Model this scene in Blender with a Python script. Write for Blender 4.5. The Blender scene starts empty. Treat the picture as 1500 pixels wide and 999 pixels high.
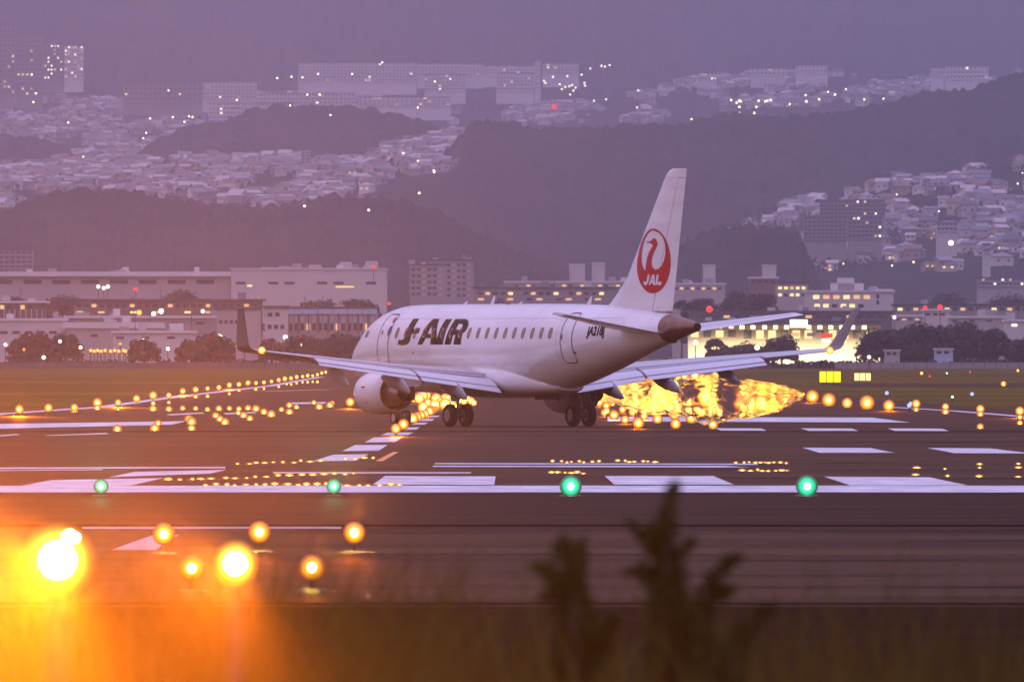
import bpy, bmesh, math, random
from mathutils import Vector, Matrix
R = math.radians
SC = bpy.context.scene
COL = SC.collection
# ------------------------------------------------------------------ camera
F = 28000.0          # focal length in photo pixels (1500 px wide photograph)
H = 2.857            # lens height above the runway
HY = 515.0           # photo row of the horizon
cd = bpy.data.cameras.new('camera'); cam = bpy.data.objects.new('camera', cd); COL.objects.link(cam)
cam.location = (0, 0, H); cam.rotation_euler = (R(90)+math.atan((HY-499.5)/F), 0, 0)
cd.sensor_width = 36; cd.lens = F/1500*36; cd.clip_start = .5; cd.clip_end = 80000
cd.dof.use_dof = True; cd.dof.focus_distance = 735; cd.dof.aperture_fstop = 15
SC.camera = cam
# ------------------------------------------------------------------ sky, sun, exposure
W = bpy.data.worlds.new('World'); SC.world = W; W.use_nodes = True
nt = W.node_tree; nt.nodes.clear()
out = nt.nodes.new('ShaderNodeOutputWorld')
SUN_EL, SUN_AZ = R(3.0), R(-112)
sky = nt.nodes.new('ShaderNodeTexSky'); sky.sky_type = 'NISHITA'; sky.sun_disc = False
sky.sun_elevation = SUN_EL; sky.sun_rotation = SUN_AZ; sky.dust_density = 3.0; sky.air_density = 1.2
b1 = nt.nodes.new('ShaderNodeBackground'); b1.inputs[1].default_value = .055
nt.links.new(sky.outputs[0], b1.inputs[0])
b2 = nt.nodes.new('ShaderNodeBackground')            # even layer of dusk cloud
b2.inputs[0].default_value = (.58, .50, .91, 1)
tcw = nt.nodes.new('ShaderNodeTexCoord'); sx = nt.nodes.new('ShaderNodeSeparateXYZ')      # overcast sky: zenith three times the horizon
nt.links.new(tcw.outputs['Generated'], sx.inputs[0])
mx_ = nt.nodes.new('ShaderNodeMapRange'); mx_.inputs[1].default_value = 0; mx_.inputs[2].default_value = 1
mx_.inputs[3].default_value = .34; mx_.inputs[4].default_value = 1.6
nt.links.new(sx.outputs[2], mx_.inputs[0]); nt.links.new(mx_.outputs[0], b2.inputs[1])
ad = nt.nodes.new('ShaderNodeAddShader')
nt.links.new(b1.outputs[0], ad.inputs[0]); nt.links.new(b2.outputs[0], ad.inputs[1]); nt.links.new(ad.outputs[0], out.inputs[0])
sl = bpy.data.lights.new('sun', 'SUN'); sl.energy = .22; sl.angle = R(12); sl.color = (1, .62, .55)
so = bpy.data.objects.new('sun', sl); COL.objects.link(so)
sd = Vector((math.sin(SUN_AZ)*math.cos(SUN_EL), math.cos(SUN_AZ)*math.cos(SUN_EL), math.sin(SUN_EL)+.12))
so.rotation_euler = sd.to_track_quat('Z', 'Y').to_euler()
SC.view_settings.view_transform = 'Standard'; SC.view_settings.look = 'None'
SC.view_settings.exposure = .1; SC.view_settings.gamma = 1
cy = SC.cycles
cy.use_denoising = True; cy.max_bounces = 6; cy.diffuse_bounces = 2; cy.glossy_bounces = 3; cy.transmission_bounces = 4
cy.volume_bounces = 1; cy.transparent_max_bounces = 8; cy.sample_clamp_indirect = 3; cy.caustics_reflective = False
# ------------------------------------------------------------------ helpers
def P(x, y, Y):                       # photo pixel at distance Y -> point in the place
    return Vector(((x-750)/F*Y, Y, H+(HY-y)/F*Y))
def G(x, y, z=0.0):                   # photo pixel on the flat ground (height z)
    Y = (H-z)*F/(y-HY)
    return Vector(((x-750)/F*Y, Y, z))
def link(o, parent=None):
    COL.objects.link(o)
    if parent is not None: o.parent = parent
    return o
def tag(o, label=None, cat=None, group=None, kind=None):
    if label: o['label'] = label
    if cat: o['category'] = cat
    if group: o['group'] = group
    if kind: o['kind'] = kind
    return o
def empty(name, loc=(0, 0, 0), rz=0):
    o = bpy.data.objects.new(name, None); o.location = loc; o.rotation_euler = (0, 0, rz); o.empty_display_size = .2
    return link(o)
def copy_tree(o, loc=None, rz=None, parent=None):
    c = o.copy(); link(c, parent)
    if loc is not None: c.location = loc
    if rz is not None: c.rotation_euler = (0, 0, rz)
    for ch in list(o.children):
        copy_tree(ch, parent=c)
    return c
class MB:
    def __init__(s): s.v = []; s.f = []; s.mi = []; s.cur = 0
    def add(s, vs, fs):
        n = len(s.v); s.v += [tuple(v) for v in vs]; s.f += [tuple(i+n for i in f) for f in fs]; s.mi += [s.cur]*len(fs); return s
    def box(s, c, d, rz=0, m=None):
        x, y, z = d[0]/2, d[1]/2, d[2]/2
        vs = [Vector((a*x, b*y, e*z)) for e in (-1, 1) for b in (-1, 1) for a in (-1, 1)]
        if rz: vs = [Matrix.Rotation(rz, 3, 'Z') @ v for v in vs]
        if m is not None: vs = [m @ v for v in vs]
        return s.add([v+Vector(c) for v in vs], [(0, 2, 3, 1), (4, 5, 7, 6), (0, 1, 5, 4), (2, 6, 7, 3), (0, 4, 6, 2), (1, 3, 7, 5)])
    def tube(s, pts, rad, n=8, cap=True):
        pts = [Vector(p) for p in pts]
        if not isinstance(rad, (list, tuple)): rad = [rad]*len(pts)
        vs = []; fs = []
        for i, p in enumerate(pts):
            t = (pts[min(i+1, len(pts)-1)]-pts[max(i-1, 0)])
            if t.length < 1e-9: t = Vector((0, 0, 1))
            t.normalize()
            a = Vector((0, 0, 1)) if abs(t.z) < .9 else Vector((1, 0, 0))
            u = t.cross(a).normalized(); w = t.cross(u)
            for k in range(n):
                an = 2*math.pi*k/n
                vs.append(p+(u*math.cos(an)+w*math.sin(an))*rad[i])
        for i in range(len(pts)-1):
            for k in range(n):
                fs.append((i*n+k, (i+1)*n+k, (i+1)*n+(k+1) % n, i*n+(k+1) % n))
        if cap: fs += [tuple(range(n)), tuple(reversed(range((len(pts)-1)*n, len(pts)*n)))]
        return s.add(vs, fs)
    def loft(s, rings, cap0=True, cap1=True, closed=True):
        n = len(rings[0]); vs = [p for r in rings for p in r]; fs = []
        for i in range(len(rings)-1):
            for k in range(n if closed else n-1):
                fs.append((i*n+k, i*n+(k+1) % n, (i+1)*n+(k+1) % n, (i+1)*n+k))
        if cap0: fs.append(tuple(reversed(range(n))))
        if cap1: fs.append(tuple(range((len(rings)-1)*n, len(rings)*n)))
        return s.add(vs, fs)
    def sphere(s, c, r, nu=12, nv=8, sc=(1, 1, 1)):
        c = Vector(c); vs = [c+Vector((0, 0, r*sc[2]))]; fs = []
        for i in range(1, nv):
            th = math.pi*i/nv
            for k in range(nu):
                ph = 2*math.pi*k/nu
                vs.append(c+Vector((r*sc[0]*math.sin(th)*math.cos(ph), r*sc[1]*math.sin(th)*math.sin(ph), r*sc[2]*math.cos(th))))
        vs.append(c-Vector((0, 0, r*sc[2])))
        for k in range(nu): fs.append((0, 1+k, 1+(k+1) % nu))
        for i in range(nv-2):
            for k in range(nu):
                a = 1+i*nu; b = a+nu
                fs.append((a+k, b+k, b+(k+1) % nu, a+(k+1) % nu))
        a = 1+(nv-2)*nu
        for k in range(nu): fs.append((a+k, len(vs)-1, a+(k+1) % nu))
        return s.add(vs, fs)
    def mesh(s, name, mats, smooth=False):
        me = bpy.data.meshes.new(name); me.from_pydata(s.v, [], s.f)
        if not isinstance(mats, (list, tuple)): mats = [mats]
        for m in mats: me.materials.append(m)
        if len(mats) > 1: me.polygons.foreach_set('material_index', s.mi)
        if smooth: me.polygons.foreach_set('use_smooth', [True]*len(me.polygons))
        me.update(); return me
    def build(s, name, mats, parent=None, smooth=False, fixn=True):
        me = s.mesh(name, mats, smooth)
        if fixn:
            bm = bmesh.new(); bm.from_mesh(me); bmesh.ops.recalc_face_normals(bm, faces=bm.faces); bm.to_mesh(me); bm.free()
        return link(bpy.data.objects.new(name, me), parent)
def obj(name, me, parent=None, loc=None):
    o = bpy.data.objects.new(name, me); link(o, parent)
    if loc is not None: o.location = loc
    return o
def autosmooth(o, ang=35):
    me = o.data
    me.polygons.foreach_set('use_smooth', [True]*len(me.polygons))
    bm = bmesh.new(); bm.from_mesh(me)
    for e in bm.edges:
        if len(e.link_faces) == 2 and e.calc_face_angle(0) > R(ang): e.smooth = False
    bm.to_mesh(me); bm.free(); return o
# ------------------------------------------------------------------ materials
def mat(name, col, rough=.6, metal=0, em=None, es=0, noise=None, bump=None, coat=0, spec=.5, coords='Object'):
    m = bpy.data.materials.new(name); m.use_nodes = True; t = m.node_tree; b = t.nodes['Principled BSDF']
    b.inputs['Base Color'].default_value = (*col, 1); b.inputs['Roughness'].default_value = rough
    b.inputs['Metallic'].default_value = metal; b.inputs['Coat Weight'].default_value = coat; b.inputs['Coat Roughness'].default_value = .05
    b.inputs['Specular IOR Level'].default_value = spec
    m.cycles.emission_sampling = 'NONE'
    if em: b.inputs['Emission Color'].default_value = (*em, 1); b.inputs['Emission Strength'].default_value = es
    tc = t.nodes.new('ShaderNodeTexCoord')
    if noise:                              # (scale xyz or number, amount, second colour or None)
        sc, am, c2 = noise
        mp = t.nodes.new('ShaderNodeMapping'); mp.inputs['Scale'].default_value = sc if isinstance(sc, tuple) else (sc, sc, sc)
        n = t.nodes.new('ShaderNodeTexNoise'); n.inputs['Scale'].default_value = 1; n.inputs['Detail'].default_value = 6; n.inputs['Roughness'].default_value = .6
        rp = t.nodes.new('ShaderNodeValToRGB'); rp.color_ramp.elements[0].position = .35; rp.color_ramp.elements[1].position = .65
        c2 = c2 or tuple(c*(1-am) for c in col)
        rp.color_ramp.elements[0].color = (*c2, 1); rp.color_ramp.elements[1].color = (*col, 1)
        t.links.new(tc.outputs[coords], mp.inputs[0]); t.links.new(mp.outputs[0], n.inputs[0]); t.links.new(n.outputs[0], rp.inputs[0]); t.links.new(rp.outputs[0], b.inputs['Base Color'])
    if bump:
        sc, st, dist = bump
        mp = t.nodes.new('ShaderNodeMapping'); mp.inputs['Scale'].default_value = sc if isinstance(sc, tuple) else (sc, sc, sc)
        n = t.nodes.new('ShaderNodeTexNoise'); n.inputs['Scale'].default_value = 1; n.inputs['Detail'].default_value = 5
        bp = t.nodes.new('ShaderNodeBump'); bp.inputs['Strength'].default_value = st; bp.inputs['Distance'].default_value = dist
        t.links.new(tc.outputs[coords], mp.inputs[0]); t.links.new(mp.outputs[0], n.inputs[0]); t.links.new(n.outputs[0], bp.inputs['Height']); t.links.new(bp.outputs[0], b.inputs['Normal'])
    return m
def emis(name, col, st): return mat(name, (.02, .02, .02), em=col, es=st)
def halo_globe(name, c0, s0, c1, s1):       # globe with the lamp's halo painted in: emission fades towards the rim
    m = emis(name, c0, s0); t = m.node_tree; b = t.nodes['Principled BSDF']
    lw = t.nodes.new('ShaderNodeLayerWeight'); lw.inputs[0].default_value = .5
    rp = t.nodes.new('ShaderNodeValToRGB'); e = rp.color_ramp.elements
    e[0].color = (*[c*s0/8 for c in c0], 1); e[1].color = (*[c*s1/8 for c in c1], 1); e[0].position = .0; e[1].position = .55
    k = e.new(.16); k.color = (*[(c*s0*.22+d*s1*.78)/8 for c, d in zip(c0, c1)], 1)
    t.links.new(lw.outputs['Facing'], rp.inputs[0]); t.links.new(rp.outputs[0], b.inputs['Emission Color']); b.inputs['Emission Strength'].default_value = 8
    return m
AMBER = (1, .17, .003)
M = {}
M['amber_core'] = emis('amber_core', (1, .55, .10), 12)
M['amber_near'] = emis('amber_near', (1, .55, .12), 900)
M['amber_halo'] = halo_globe('amber_halo', (1, .48, .04), 5, (1, .15, .001), .55)
M['amber_soft'] = halo_globe('amber_soft', (1, .46, .03), 3.5, (1, .16, .002), .45)
M['green_core'] = emis('green_core', (.45, 1, .8), 40)
M['green_halo'] = halo_globe('green_halo', (.02, 1, .42), 4, (0, .42, .2), .25)
M['red_lens'] = emis('red_lens', (1, .04, .02), 1.4)
M['blue_lens'] = emis('blue_lens', (.35, .45, 1), 1.5)
M['warm_lamp'] = emis('warm_lamp', (1, .85, .5), 4)
M['white_lamp'] = emis('white_lamp', (1, .93, .75), 2.5)
M['warm_window'] = emis('warm_window', (1, .55, .25), 1.0)
M['yellow_window'] = emis('yellow_window', (1, .72, .3), 1.5)
M['housing'] = mat('lamp_housing', (.05, .045, .04), .5)
M['asphalt'] = mat('asphalt', (.094, .040, .013), .7, noise=((.05, .12, .05), .5, (.05, .021, .007)), spec=.04)
M['asphalt_old'] = mat('asphalt_dark', (.046, .019, .007), .75, noise=((.03, .15, .05), .4, (.023, .010, .004)), spec=.03)
M['concrete'] = mat('apron_concrete', (.088, .045, .018), .75, noise=((.03, .09, .05), .4, (.038, .018, .008)), spec=.03)
M['paint'] = mat('white_paint', (.86, .84, .86), .5, noise=((.9, .35, 1), .2, (.46, .42, .43)), spec=.2)
M['crowd_halo'] = halo_globe('crowd_halo', (1, .6, .08), 9, (1, .18, .002), .8)
M['paint_old'] = mat('worn_white_paint', (.4, .36, .35), .6)
M['paint_yellow'] = mat('orange_paint', (.75, .3, .05), .5)
M['joint'] = mat('joint_filler', (.010, .007, .006), .9, spec=.0)
M['verge'] = mat('dark_verge', (.03, .019, .012), .95, noise=(.3, .5, (.014, .009, .006)), spec=.0)
M['rubber_mark'] = mat('rubber_mark', (.016, .011, .010), .7, spec=.08)
M['field'] = mat('field_grass', (.15, .105, .008), .95, spec=.04, noise=((.01, .012, .05), .5, (.07, .045, .006)), bump=((.6, .2, .6), .5, .3))
M['bank'] = mat('bank_soil', (.03, .03, .01), .95, noise=(3., .5, (.02, .018, .008)))
M['blade'] = mat('grass_blade', (.085, .085, .015), .8, noise=(2., .4, (.09, .045, .01)), spec=.1)
M['needle'] = mat('shrub_leaf', (.05, .066, .012), .8, noise=(6., .5, (.012, .016, .004)), spec=.1)
M['stem'] = mat('woody_stem', (.05, .032, .02), .85)
M['leaf'] = mat('tree_leaf', (.035, .042, .022), .9, noise=(.6, .5, (.012, .016, .01)))
M['bark'] = mat('bark', (.05, .035, .025), .9)
M['wood_hill'] = mat('hill_woodland', (.034, .036, .03), .95, spec=.05, noise=((.02, .02, .03), .6, (.008, .010, .010)), bump=((.08, .08, .1), .8, 8))
M['white'] = mat('aircraft_white', (.80, .79, .82), .22, coat=.6, noise=((.35, .35, 2.2), .1, (.70, .685, .70)))
M['grey'] = mat('wing_grey', (.5, .5, .53), .32, coat=.2)
M['flapm'] = mat('flap_paint', (.62, .63, .68), .35)
M['under'] = mat('underside_grey', (.3, .29, .3), .5)
M['seam'] = mat('panel_seam', (.12, .11, .13), .6)
M['dark'] = mat('dark_recess', (.012, .011, .012), .7)
M['brown_metal'] = mat('heat_stained_metal', (.30, .17, .12), .33, metal=.8, noise=((2, 6, 6), .3, (.2, .11, .08)))
M['core_metal'] = mat('nozzle_metal', (.34, .25, .22), .3, metal=.8)
M['steel'] = mat('gear_steel', (.3, .3, .31), .35, metal=.5)
M['rubber'] = mat('tyre_rubber', (.018, .017, .018), .75)
M['hub'] = mat('wheel_hub', (.35, .3, .28), .45, metal=.4)
M['cabin_window'] = mat('cabin_window', (.22, .12, .07), .15, coat=.5)
M['letter'] = mat('livery_black', (.008, .006, .008), .5, spec=.15)
M['livery_red'] = mat('livery_red', (.45, .008, .014), .4, coat=.1)
M['winglet_shade'] = mat('winglet_shade', (.16, .13, .14), .4)  # shade on the winglets put into a darker grey
M['lamp_halo'] = halo_globe('lamp_halo', (1, .55, .04), 10, (1, .18, .001), .9)
M['pad_halo'] = halo_globe('pad_halo', (1, .5, .03), 5, (1, .15, .001), .45)
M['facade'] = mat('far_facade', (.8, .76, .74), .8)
M['glass_dark'] = mat('glass_dark', (.02, .02, .025), .08)
def wallm(name, c, r=.8): return mat(name, c, r, noise=((.3, .3, .05), .15, None))
M['wall_white'] = wallm('wall_white', (.62, .58, .56)); M['wall_pale'] = wallm('wall_pale', (.45, .41, .4))
M['wall_grey'] = wallm('wall_grey', (.3, .27, .28)); M['wall_dark'] = wallm('wall_dark', (.13, .11, .12)); M['wall_blue'] = wallm('wall_blue', (.42, .52, .66))
M['wall_brown'] = wallm('wall_brown', (.22, .13, .12)); M['roof_pale'] = wallm('roof_pale', (.75, .7, .7), .5); M['roof_dark'] = wallm('roof_dark', (.1, .09, .1))
M['pane'] = mat('pane', (.05, .05, .06), .2)
for i, c in enumerate([(.72, .64, .60), (.6, .52, .5), (.8, .74, .72), (.36, .28, .25), (.5, .44, .36)]): M['hw%d' % i] = mat('house_wall', c, .8)
for i, c in enumerate([(.10, .09, .1), (.2, .12, .1), (.16, .16, .18), (.30, .26, .26), (.55, .47, .45)]): M['hr%d' % i] = mat('house_roof', c, .6)
# ================================================================== THE SETTING
def sheet(name, pts, z, m, kind='structure', parent=None, nsub=0):
    mb = MB(); mb.add([(p[0], p[1], z) for p in pts], [tuple(range(len(pts)))])
    o = mb.build(name, m, parent, fixn=False)
    if o.data.polygons[0].normal.z < 0: o.data.flip_normals()
    if kind: o['kind'] = kind
    return o
sheet('ground', [(-4400, -90), (4400, -90), (4400, 28500), (-4400, 28500)], 0, M['field'])
rl = [G(0, 607), G(170, 583.5), G(268, 573), G(375, 560), G(440, 549.5), G(500, 541)]
rr = [G(1500, 601.5), G(1330, 588), G(1150, 577), G(960, 561), G(800, 551), G(640, 541)]
run = [Vector((-70, 394, 0)), Vector((-70, 850, 0))]+rl+list(reversed(rr))+[Vector((70, 880, 0)), Vector((70, 394, 0))]
sheet('runway', run, .008, M['asphalt'])
sheet('blast_pad', [(-70, 306), (70, 306), (70, 394), (-70, 394)], .009, M['asphalt_old'])
sheet('service_road', [(-90, 214), (90, 214), (90, 306), (-90, 306)], .007, M['concrete'])
def strip_px(name, y0, y1, z, m, x0=-60, x1=60):
    a = H*F/(y1-HY); b = H*F/(y0-HY)
    return sheet(name, [(x0, a), (x1, a), (x1, b), (x0, b)], z, m)
strip_px('taxiway', 562, 567, .008, M['concrete'], 27, 500)
strip_px('taxiway', 632.0, 632.9, .013, M['joint'], -50, 60).name = 'pavement_joint'
strip_px('pavement_joint', 769.6, 772, .014, M['joint'])
strip_px('pavement_joint', 884, 887, .014, M['joint'])
strip_px('perimeter_road', 529.2, 530.6, .012, M['concrete'], -400, 400)
sheet('verge', [(-95, 85), (95, 85), (95, 214), (-95, 214)], .006, M['verge'])
# long tyre and sealing streaks on the pavement
rnd = random.Random(4)
mb = MB()
for i in range(300):
    y = rnd.uniform(612, 768) if i < 200 else rnd.uniform(774, 880)
    Yc = H*F/(y-HY); L = rnd.uniform(1.2, 9); dy = rnd.uniform(.15, 1.1)*Yc/500; xx = rnd.uniform(-26, 26)
    n = 7; top = []; bot = []
    for k in range(n):
        t = k/(n-1); w = math.sin(math.pi*t)**.6*dy
        xk = xx-L/2+L*t; off = rnd.uniform(-.2, .2)*dy
        top.append((xk, Yc+off+w, .016+i*1e-5)); bot.append((xk, Yc+off-w, .016+i*1e-5))
    mb.add(top+bot, [(k, k+1, n+k+1, n+k) for k in range(n-1)])
o = mb.build('tyre_marks', M['rubber_mark'], fixn=False); tag(o, kind='stuff', label='dark streaks of rubber and sealant on the runway asphalt', cat='tyre marks')

# painted markings: each a sheet of its own
def mark(name, px, m='paint', z=.022):
    pts = [G(x, y, z) for x, y in px]
    return sheet(name, pts, z, M[m])
a = H*F/(722.3-HY); b = H*F/(712.5-HY)
sheet('threshold_line', [(-60, a), (60, a), (60, b), (-60, b)], .020, M['paint'])
keys = [[(16, 714), (75, 703), (240, 700), (192, 710.7)], [(160, 698.7), (197, 690.7), (332, 688), (307, 693.5)], [(546, 709.5), (564, 697), (726, 697.5), (724, 710)],
        [(885.6, 697), (1045, 697), (1075, 709.5), (900, 709.5)], [(1207, 698), (1362, 699), (1417, 710.5), (1245, 710.5)],
        [(1175, 655.5), (1275, 656), (1310, 663), (1200, 663)], [(1358, 656), (1450, 656.5), (1512, 664), (1398, 663.5)],
        [(1048, 627), (1115, 627.3), (1123, 630.6), (1056, 630.6)], [(1173, 627.2), (1248, 627.5), (1257, 631), (1184, 631)], [(1300, 627.3), (1380, 627.8), (1390, 631.2), (1311, 631)],
        [(0, 637.3), (24, 635.6), (30, 636.5), (0, 639)], [(65, 637.5), (155, 634), (160, 635.5), (75, 638)]]
for k in keys: mark('runway_marking', k)
bars = [[(890, 610.5), (1277, 611.5), (1333, 618.7), (890, 617)], [(-10, 621), (253, 617), (277, 616.3), (251, 622), (-10, 628)], [(243, 606.8), (296, 604), (300, 605.4), (250, 608.4)],
        [(327, 605), (373, 603.3), (376, 605), (331, 607)], [(424, 589.6), (478, 588.6), (476, 591.3), (424, 592)],
        [(637, 678), (1110, 679), (1110, 680.8), (637, 679.6)], [(634, 681.8), (1060, 682.2), (1100, 684.5), (634, 683.6)],
        [(-10, 684.6), (330, 683.5), (330, 685.6), (-10, 686.6)], [(-10, 688.6), (150, 687.2), (150, 688.4), (-10, 689.8)], [(400, 691.3), (690, 691.5), (690, 693.3), (400, 693)]]
for k in bars: mark('white_line', k, z=.024)
cen = [[(457, 675.3), (488, 666), (540, 665), (520, 674.5)], [(501, 660.6), (520, 651.6), (568, 651.4), (555, 660)], [(534, 648), (547, 640.8), (590, 640.4), (579, 647.2)],
       [(557, 637.6), (568, 633.6), (606, 633.2), (598, 637)], [(584, 629.6), (594, 625.8), (615, 625.4), (610, 629.2)], [(603, 622), (608, 619.2), (627, 618.8), (622, 622)],
       [(610, 616.6), (618, 613.8), (636, 613.4), (633, 616.4)], [(626, 611), (630, 608.8), (645, 608.6), (641, 610.8)]]
for k in cen: mark('centreline_dash', k, z=.026)
mark('orange_line', [(550, 675.3), (576, 661.6), (584, 662), (561, 675.3)], 'paint_yellow', .027)
def pline(name, px, wid, m='paint', z=.021):
    c = [G(x, y, z) for x, y in px]; mb = MB(); vs = []
    for p in c: vs += [(p.x-wid/2, p.y, z), (p.x+wid/2, p.y, z)]
    mb.add(vs, [(2*i, 2*i+1, 2*i+3, 2*i+2) for i in range(len(c)-1)])
    o = mb.build(name, M[m], fixn=False)
    if o.data.polygons[0].normal.z < 0: o.data.flip_normals()
    o['kind'] = 'structure'; return o
pline('edge_line', [(-20, 608.5), (0, 606.3), (149, 596), (267, 580), (397, 565), (470, 552)], .9)
pline('edge_line', [(1300, 596), (1400, 602), (1493, 609.5), (1540, 613)], .7)
pline('edge_line', [(390, 573), (480, 570.5)], 1.2, 'paint_old', .019)
mark('worn_marking', [(163, 805), (225, 783), (262, 783), (228, 805)], 'paint_old', .019)
a = H*F/(775.5-HY); b = H*F/(771.9-HY)
sheet('worn_line', [G(120, 773)[:2], G(500, 773)[:2], G(500, 775.5)[:2], G(120, 776)[:2]], .018, M['paint_old'])
# the bank in front of the fence line, where the lamps on posts and the shrubs stand
mb = MB(); rr_ = random.Random(2); NX, NY = 60, 50
vs = []
for j in range(NY+1):
    Y = -30+j*(125/NY)
    for i in range(NX+1):
        X = -40+80*i/NX
        zb = 1.46 if Y < 76 else max(.0, 1.46*(1-(Y-76)/16)) - (.05 if Y > 92 else 0)
        vs.append((X, Y, zb+(rr_.uniform(-.05, .05) if Y < 90 else 0)))
mb.add(vs, [(j*(NX+1)+i, j*(NX+1)+i+1, (j+1)*(NX+1)+i+1, (j+1)*(NX+1)+i) for j in range(NY) for i in range(NX)])
o = mb.build('grass_bank', M['bank'], smooth=True, fixn=False); o['kind'] = 'structure'
# ------------------------------------------------------------------ hills as one terrain
def poly(pts, x):
    if x <= pts[0][0]: return pts[0][1]
    for (x0, y0), (x1, y1) in zip(pts, pts[1:]):
        if x <= x1:
            t = (x-x0)/(x1-x0); return y0+(y1-y0)*t
    return pts[-1][1]
LAY = {
 'front_left': ([(-300, 296), (0, 302), (60, 292), (130, 285), (200, 283), (260, 296), (330, 312), (400, 316), (470, 302), (540, 306), (600, 312), (640, 322), (700, 350), (760, 385), (900, 430), (1000, 520)], 9600, 8400, 470, 1),
 'big_right': ([(480, 460), (560, 340), (630, 268), (650, 236), (690, 195), (720, 188), (800, 183), (900, 186), (960, 181), (1000, 178), (1060, 168), (1130, 179), (1200, 170), (1280, 150), (1350, 138), (1420, 128), (1500, 112), (1800, 90)], 12500, 10300, 440, 1),
 'town_right': ([(900, 470), (980, 405), (1010, 366), (1060, 348), (1100, 328), (1130, 314), (1180, 302), (1250, 287), (1320, 264), (1360, 251), (1420, 247), (1500, 240), (1800, 230)], 11000, 8700, 470, .15),
 'low_right': ([(900, 480), (960, 420), (1010, 378), (1050, 361), (1100, 347), (1150, 343), (1175, 352), (1200, 420), (1230, 500)], 8600, 8100, 470, 1),
 'town_left': ([(-300, 235), (0, 235), (100, 243), (200, 240), (300, 236), (420, 236), (520, 238), (540, 228), (600, 212), (640, 205), (700, 203), (712, 240), (722, 400)], 13200, 10400, 345, .15),
 'wood_left': ([(-300, 225), (0, 216), (30, 205), (60, 208), (100, 228), (130, 250), (170, 262), (215, 226), (260, 205), (300, 190), (330, 182), (360, 171), (420, 163), (480, 158), (520, 159), (560, 165), (620, 180), (660, 203), (700, 215), (800, 300)], 14600, 13500, 262, 1),
 'town_high': ([(-300, 148), (0, 148), (150, 149), (300, 150), (400, 142), (500, 140), (600, 150), (650, 160), (700, 166), (760, 160), (850, 150), (900, 145), (960, 135), (1000, 120), (1100, 112), (1230, 108), (1300, 128), (1400, 108), (1450, 104), (1500, 114), (1800, 120)], 18800, 15000, 270, .15),
 'mountain': ([(-600, -170), (0, -190), (400, -240), (800, -260), (1200, -230), (1500, -200), (2100, -160)], 27000, 19500, 160, 1.6),
}
def laypt(name, x, y):                # photo pixel on a slope -> world point on that slope
    cr, Yc, Yb, yb, _ = LAY[name]; yc = poly(cr, x)
    t = min(1, max(0, (yb-y)/max(1e-3, yb-yc)))
    Y = Yb+(Yc-Yb)*t
    return P(x, yb+(yc-yb)*t, Y)
def terr(x, Y):
    z = -20.
    for nme, (cr, Yc, Yb, yb, rough) in LAY.items():
        if Y < Yb: continue
        yc = poly(cr, x)
        if yc > yb: continue
        if Y <= Yc: zz = H+(HY-(yb+(yc-yb)*(Y-Yb)/(Yc-Yb)))/F*Y
        else: zz = (H+(HY-yc)/F*Yc)-(Y-Yc)*.12
        z = max(z, zz)
    return z
def roughat(x, Y):
    best, rr0 = -99, 0
    for nme, (cr, Yc, Yb, yb, rough) in LAY.items():
        if Y < Yb: continue
        yc = poly(cr, x)
        if yc > yb: continue
        zz = H+(HY-(yb+(yc-yb)*(Y-Yb)/(Yc-Yb)))/F*Y if Y <= Yc else (H+(HY-yc)/F*Yc)-(Y-Yc)*.12
        if zz > best: best, rr0 = zz, rough
    return best, rr0
ys = sorted(set([8000+i*40 for i in range(290)]+[v for c in LAY.values() for v in (c[1], c[2])]+[19600+i*300 for i in range(29)]))
xs = [-420+i*6 for i in range(390)]
mb = MB(); vs = []; rr_ = random.Random(8)
from mathutils import noise as mnoise
for Y in ys:
    for x in xs:
        z, ro = roughat(x, Y)
        if z < -20: z = -20
        X = (x-750)/F*Y
        if z > 0 and ro: z += ro*(rr_.random()*4.2+9*mnoise.noise(Vector((X*.006, Y*.002, 4)))+5*mnoise.noise(Vector((X*.02, Y*.01, 0))))*(2.2 if Y > 19000 else 1)
        vs.append((X, Y, z))
n = len(xs)
mb.add(vs, [(j*n+i, j*n+i+1, (j+1)*n+i+1, (j+1)*n+i) for j in range(len(ys)-1) for i in range(n-1)])
o = mb.build('hills', M['wood_hill'], smooth=True, fixn=False); o['kind'] = 'structure'
# ================================================================== THE AIRLINER
TH = R(26.0); AX, AY = .286, 727.3
plane = empty('airliner', (AX, AY, .012), math.atan2(math.cos(TH), -math.sin(TH)))
tag(plane, 'white twin-engine jet airliner with red crane emblem on its tail, turning on the runway', 'airliner')
# local axes: +X towards the nose, +Y to its left, +Z up, origin between the main wheels.  s = distance aft of that point
def L(s, l, z): return Vector((-s, l, z))
ST = [(-13.9, .05, 2.16, 2.26), (-13.75, .34, 1.9, 2.52), (-13.4, .62, 1.7, 2.8), (-12.8, .97, 1.52, 3.34), (-12.0, 1.21, 1.40, 3.86), (-11.2, 1.37, 1.33, 4.24), (-10.3, 1.46, 1.29, 4.49),
      (-9.2, 1.5, 1.27, 4.62), (-8, 1.51, 1.26, 4.65), (-4, 1.51, 1.26, 4.66), (0, 1.51, 1.26, 4.66), (2.5, 1.51, 1.27, 4.66), (4, 1.49, 1.38, 4.655), (5.5, 1.44, 1.62, 4.64), (7, 1.34, 1.92, 4.61),
      (8.5, 1.18, 2.24, 4.56), (10, .98, 2.58, 4.48), (11.2, .80, 2.84, 4.40), (12.2, .64, 3.05, 4.31), (12.9, .54, 3.19, 4.24), (13.6, .43, 3.33, 4.15), (14.3, .31, 3.46, 4.05), (14.8, .225, 3.55, 3.98), (15.1, .175, 3.59, 3.94)]
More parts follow.
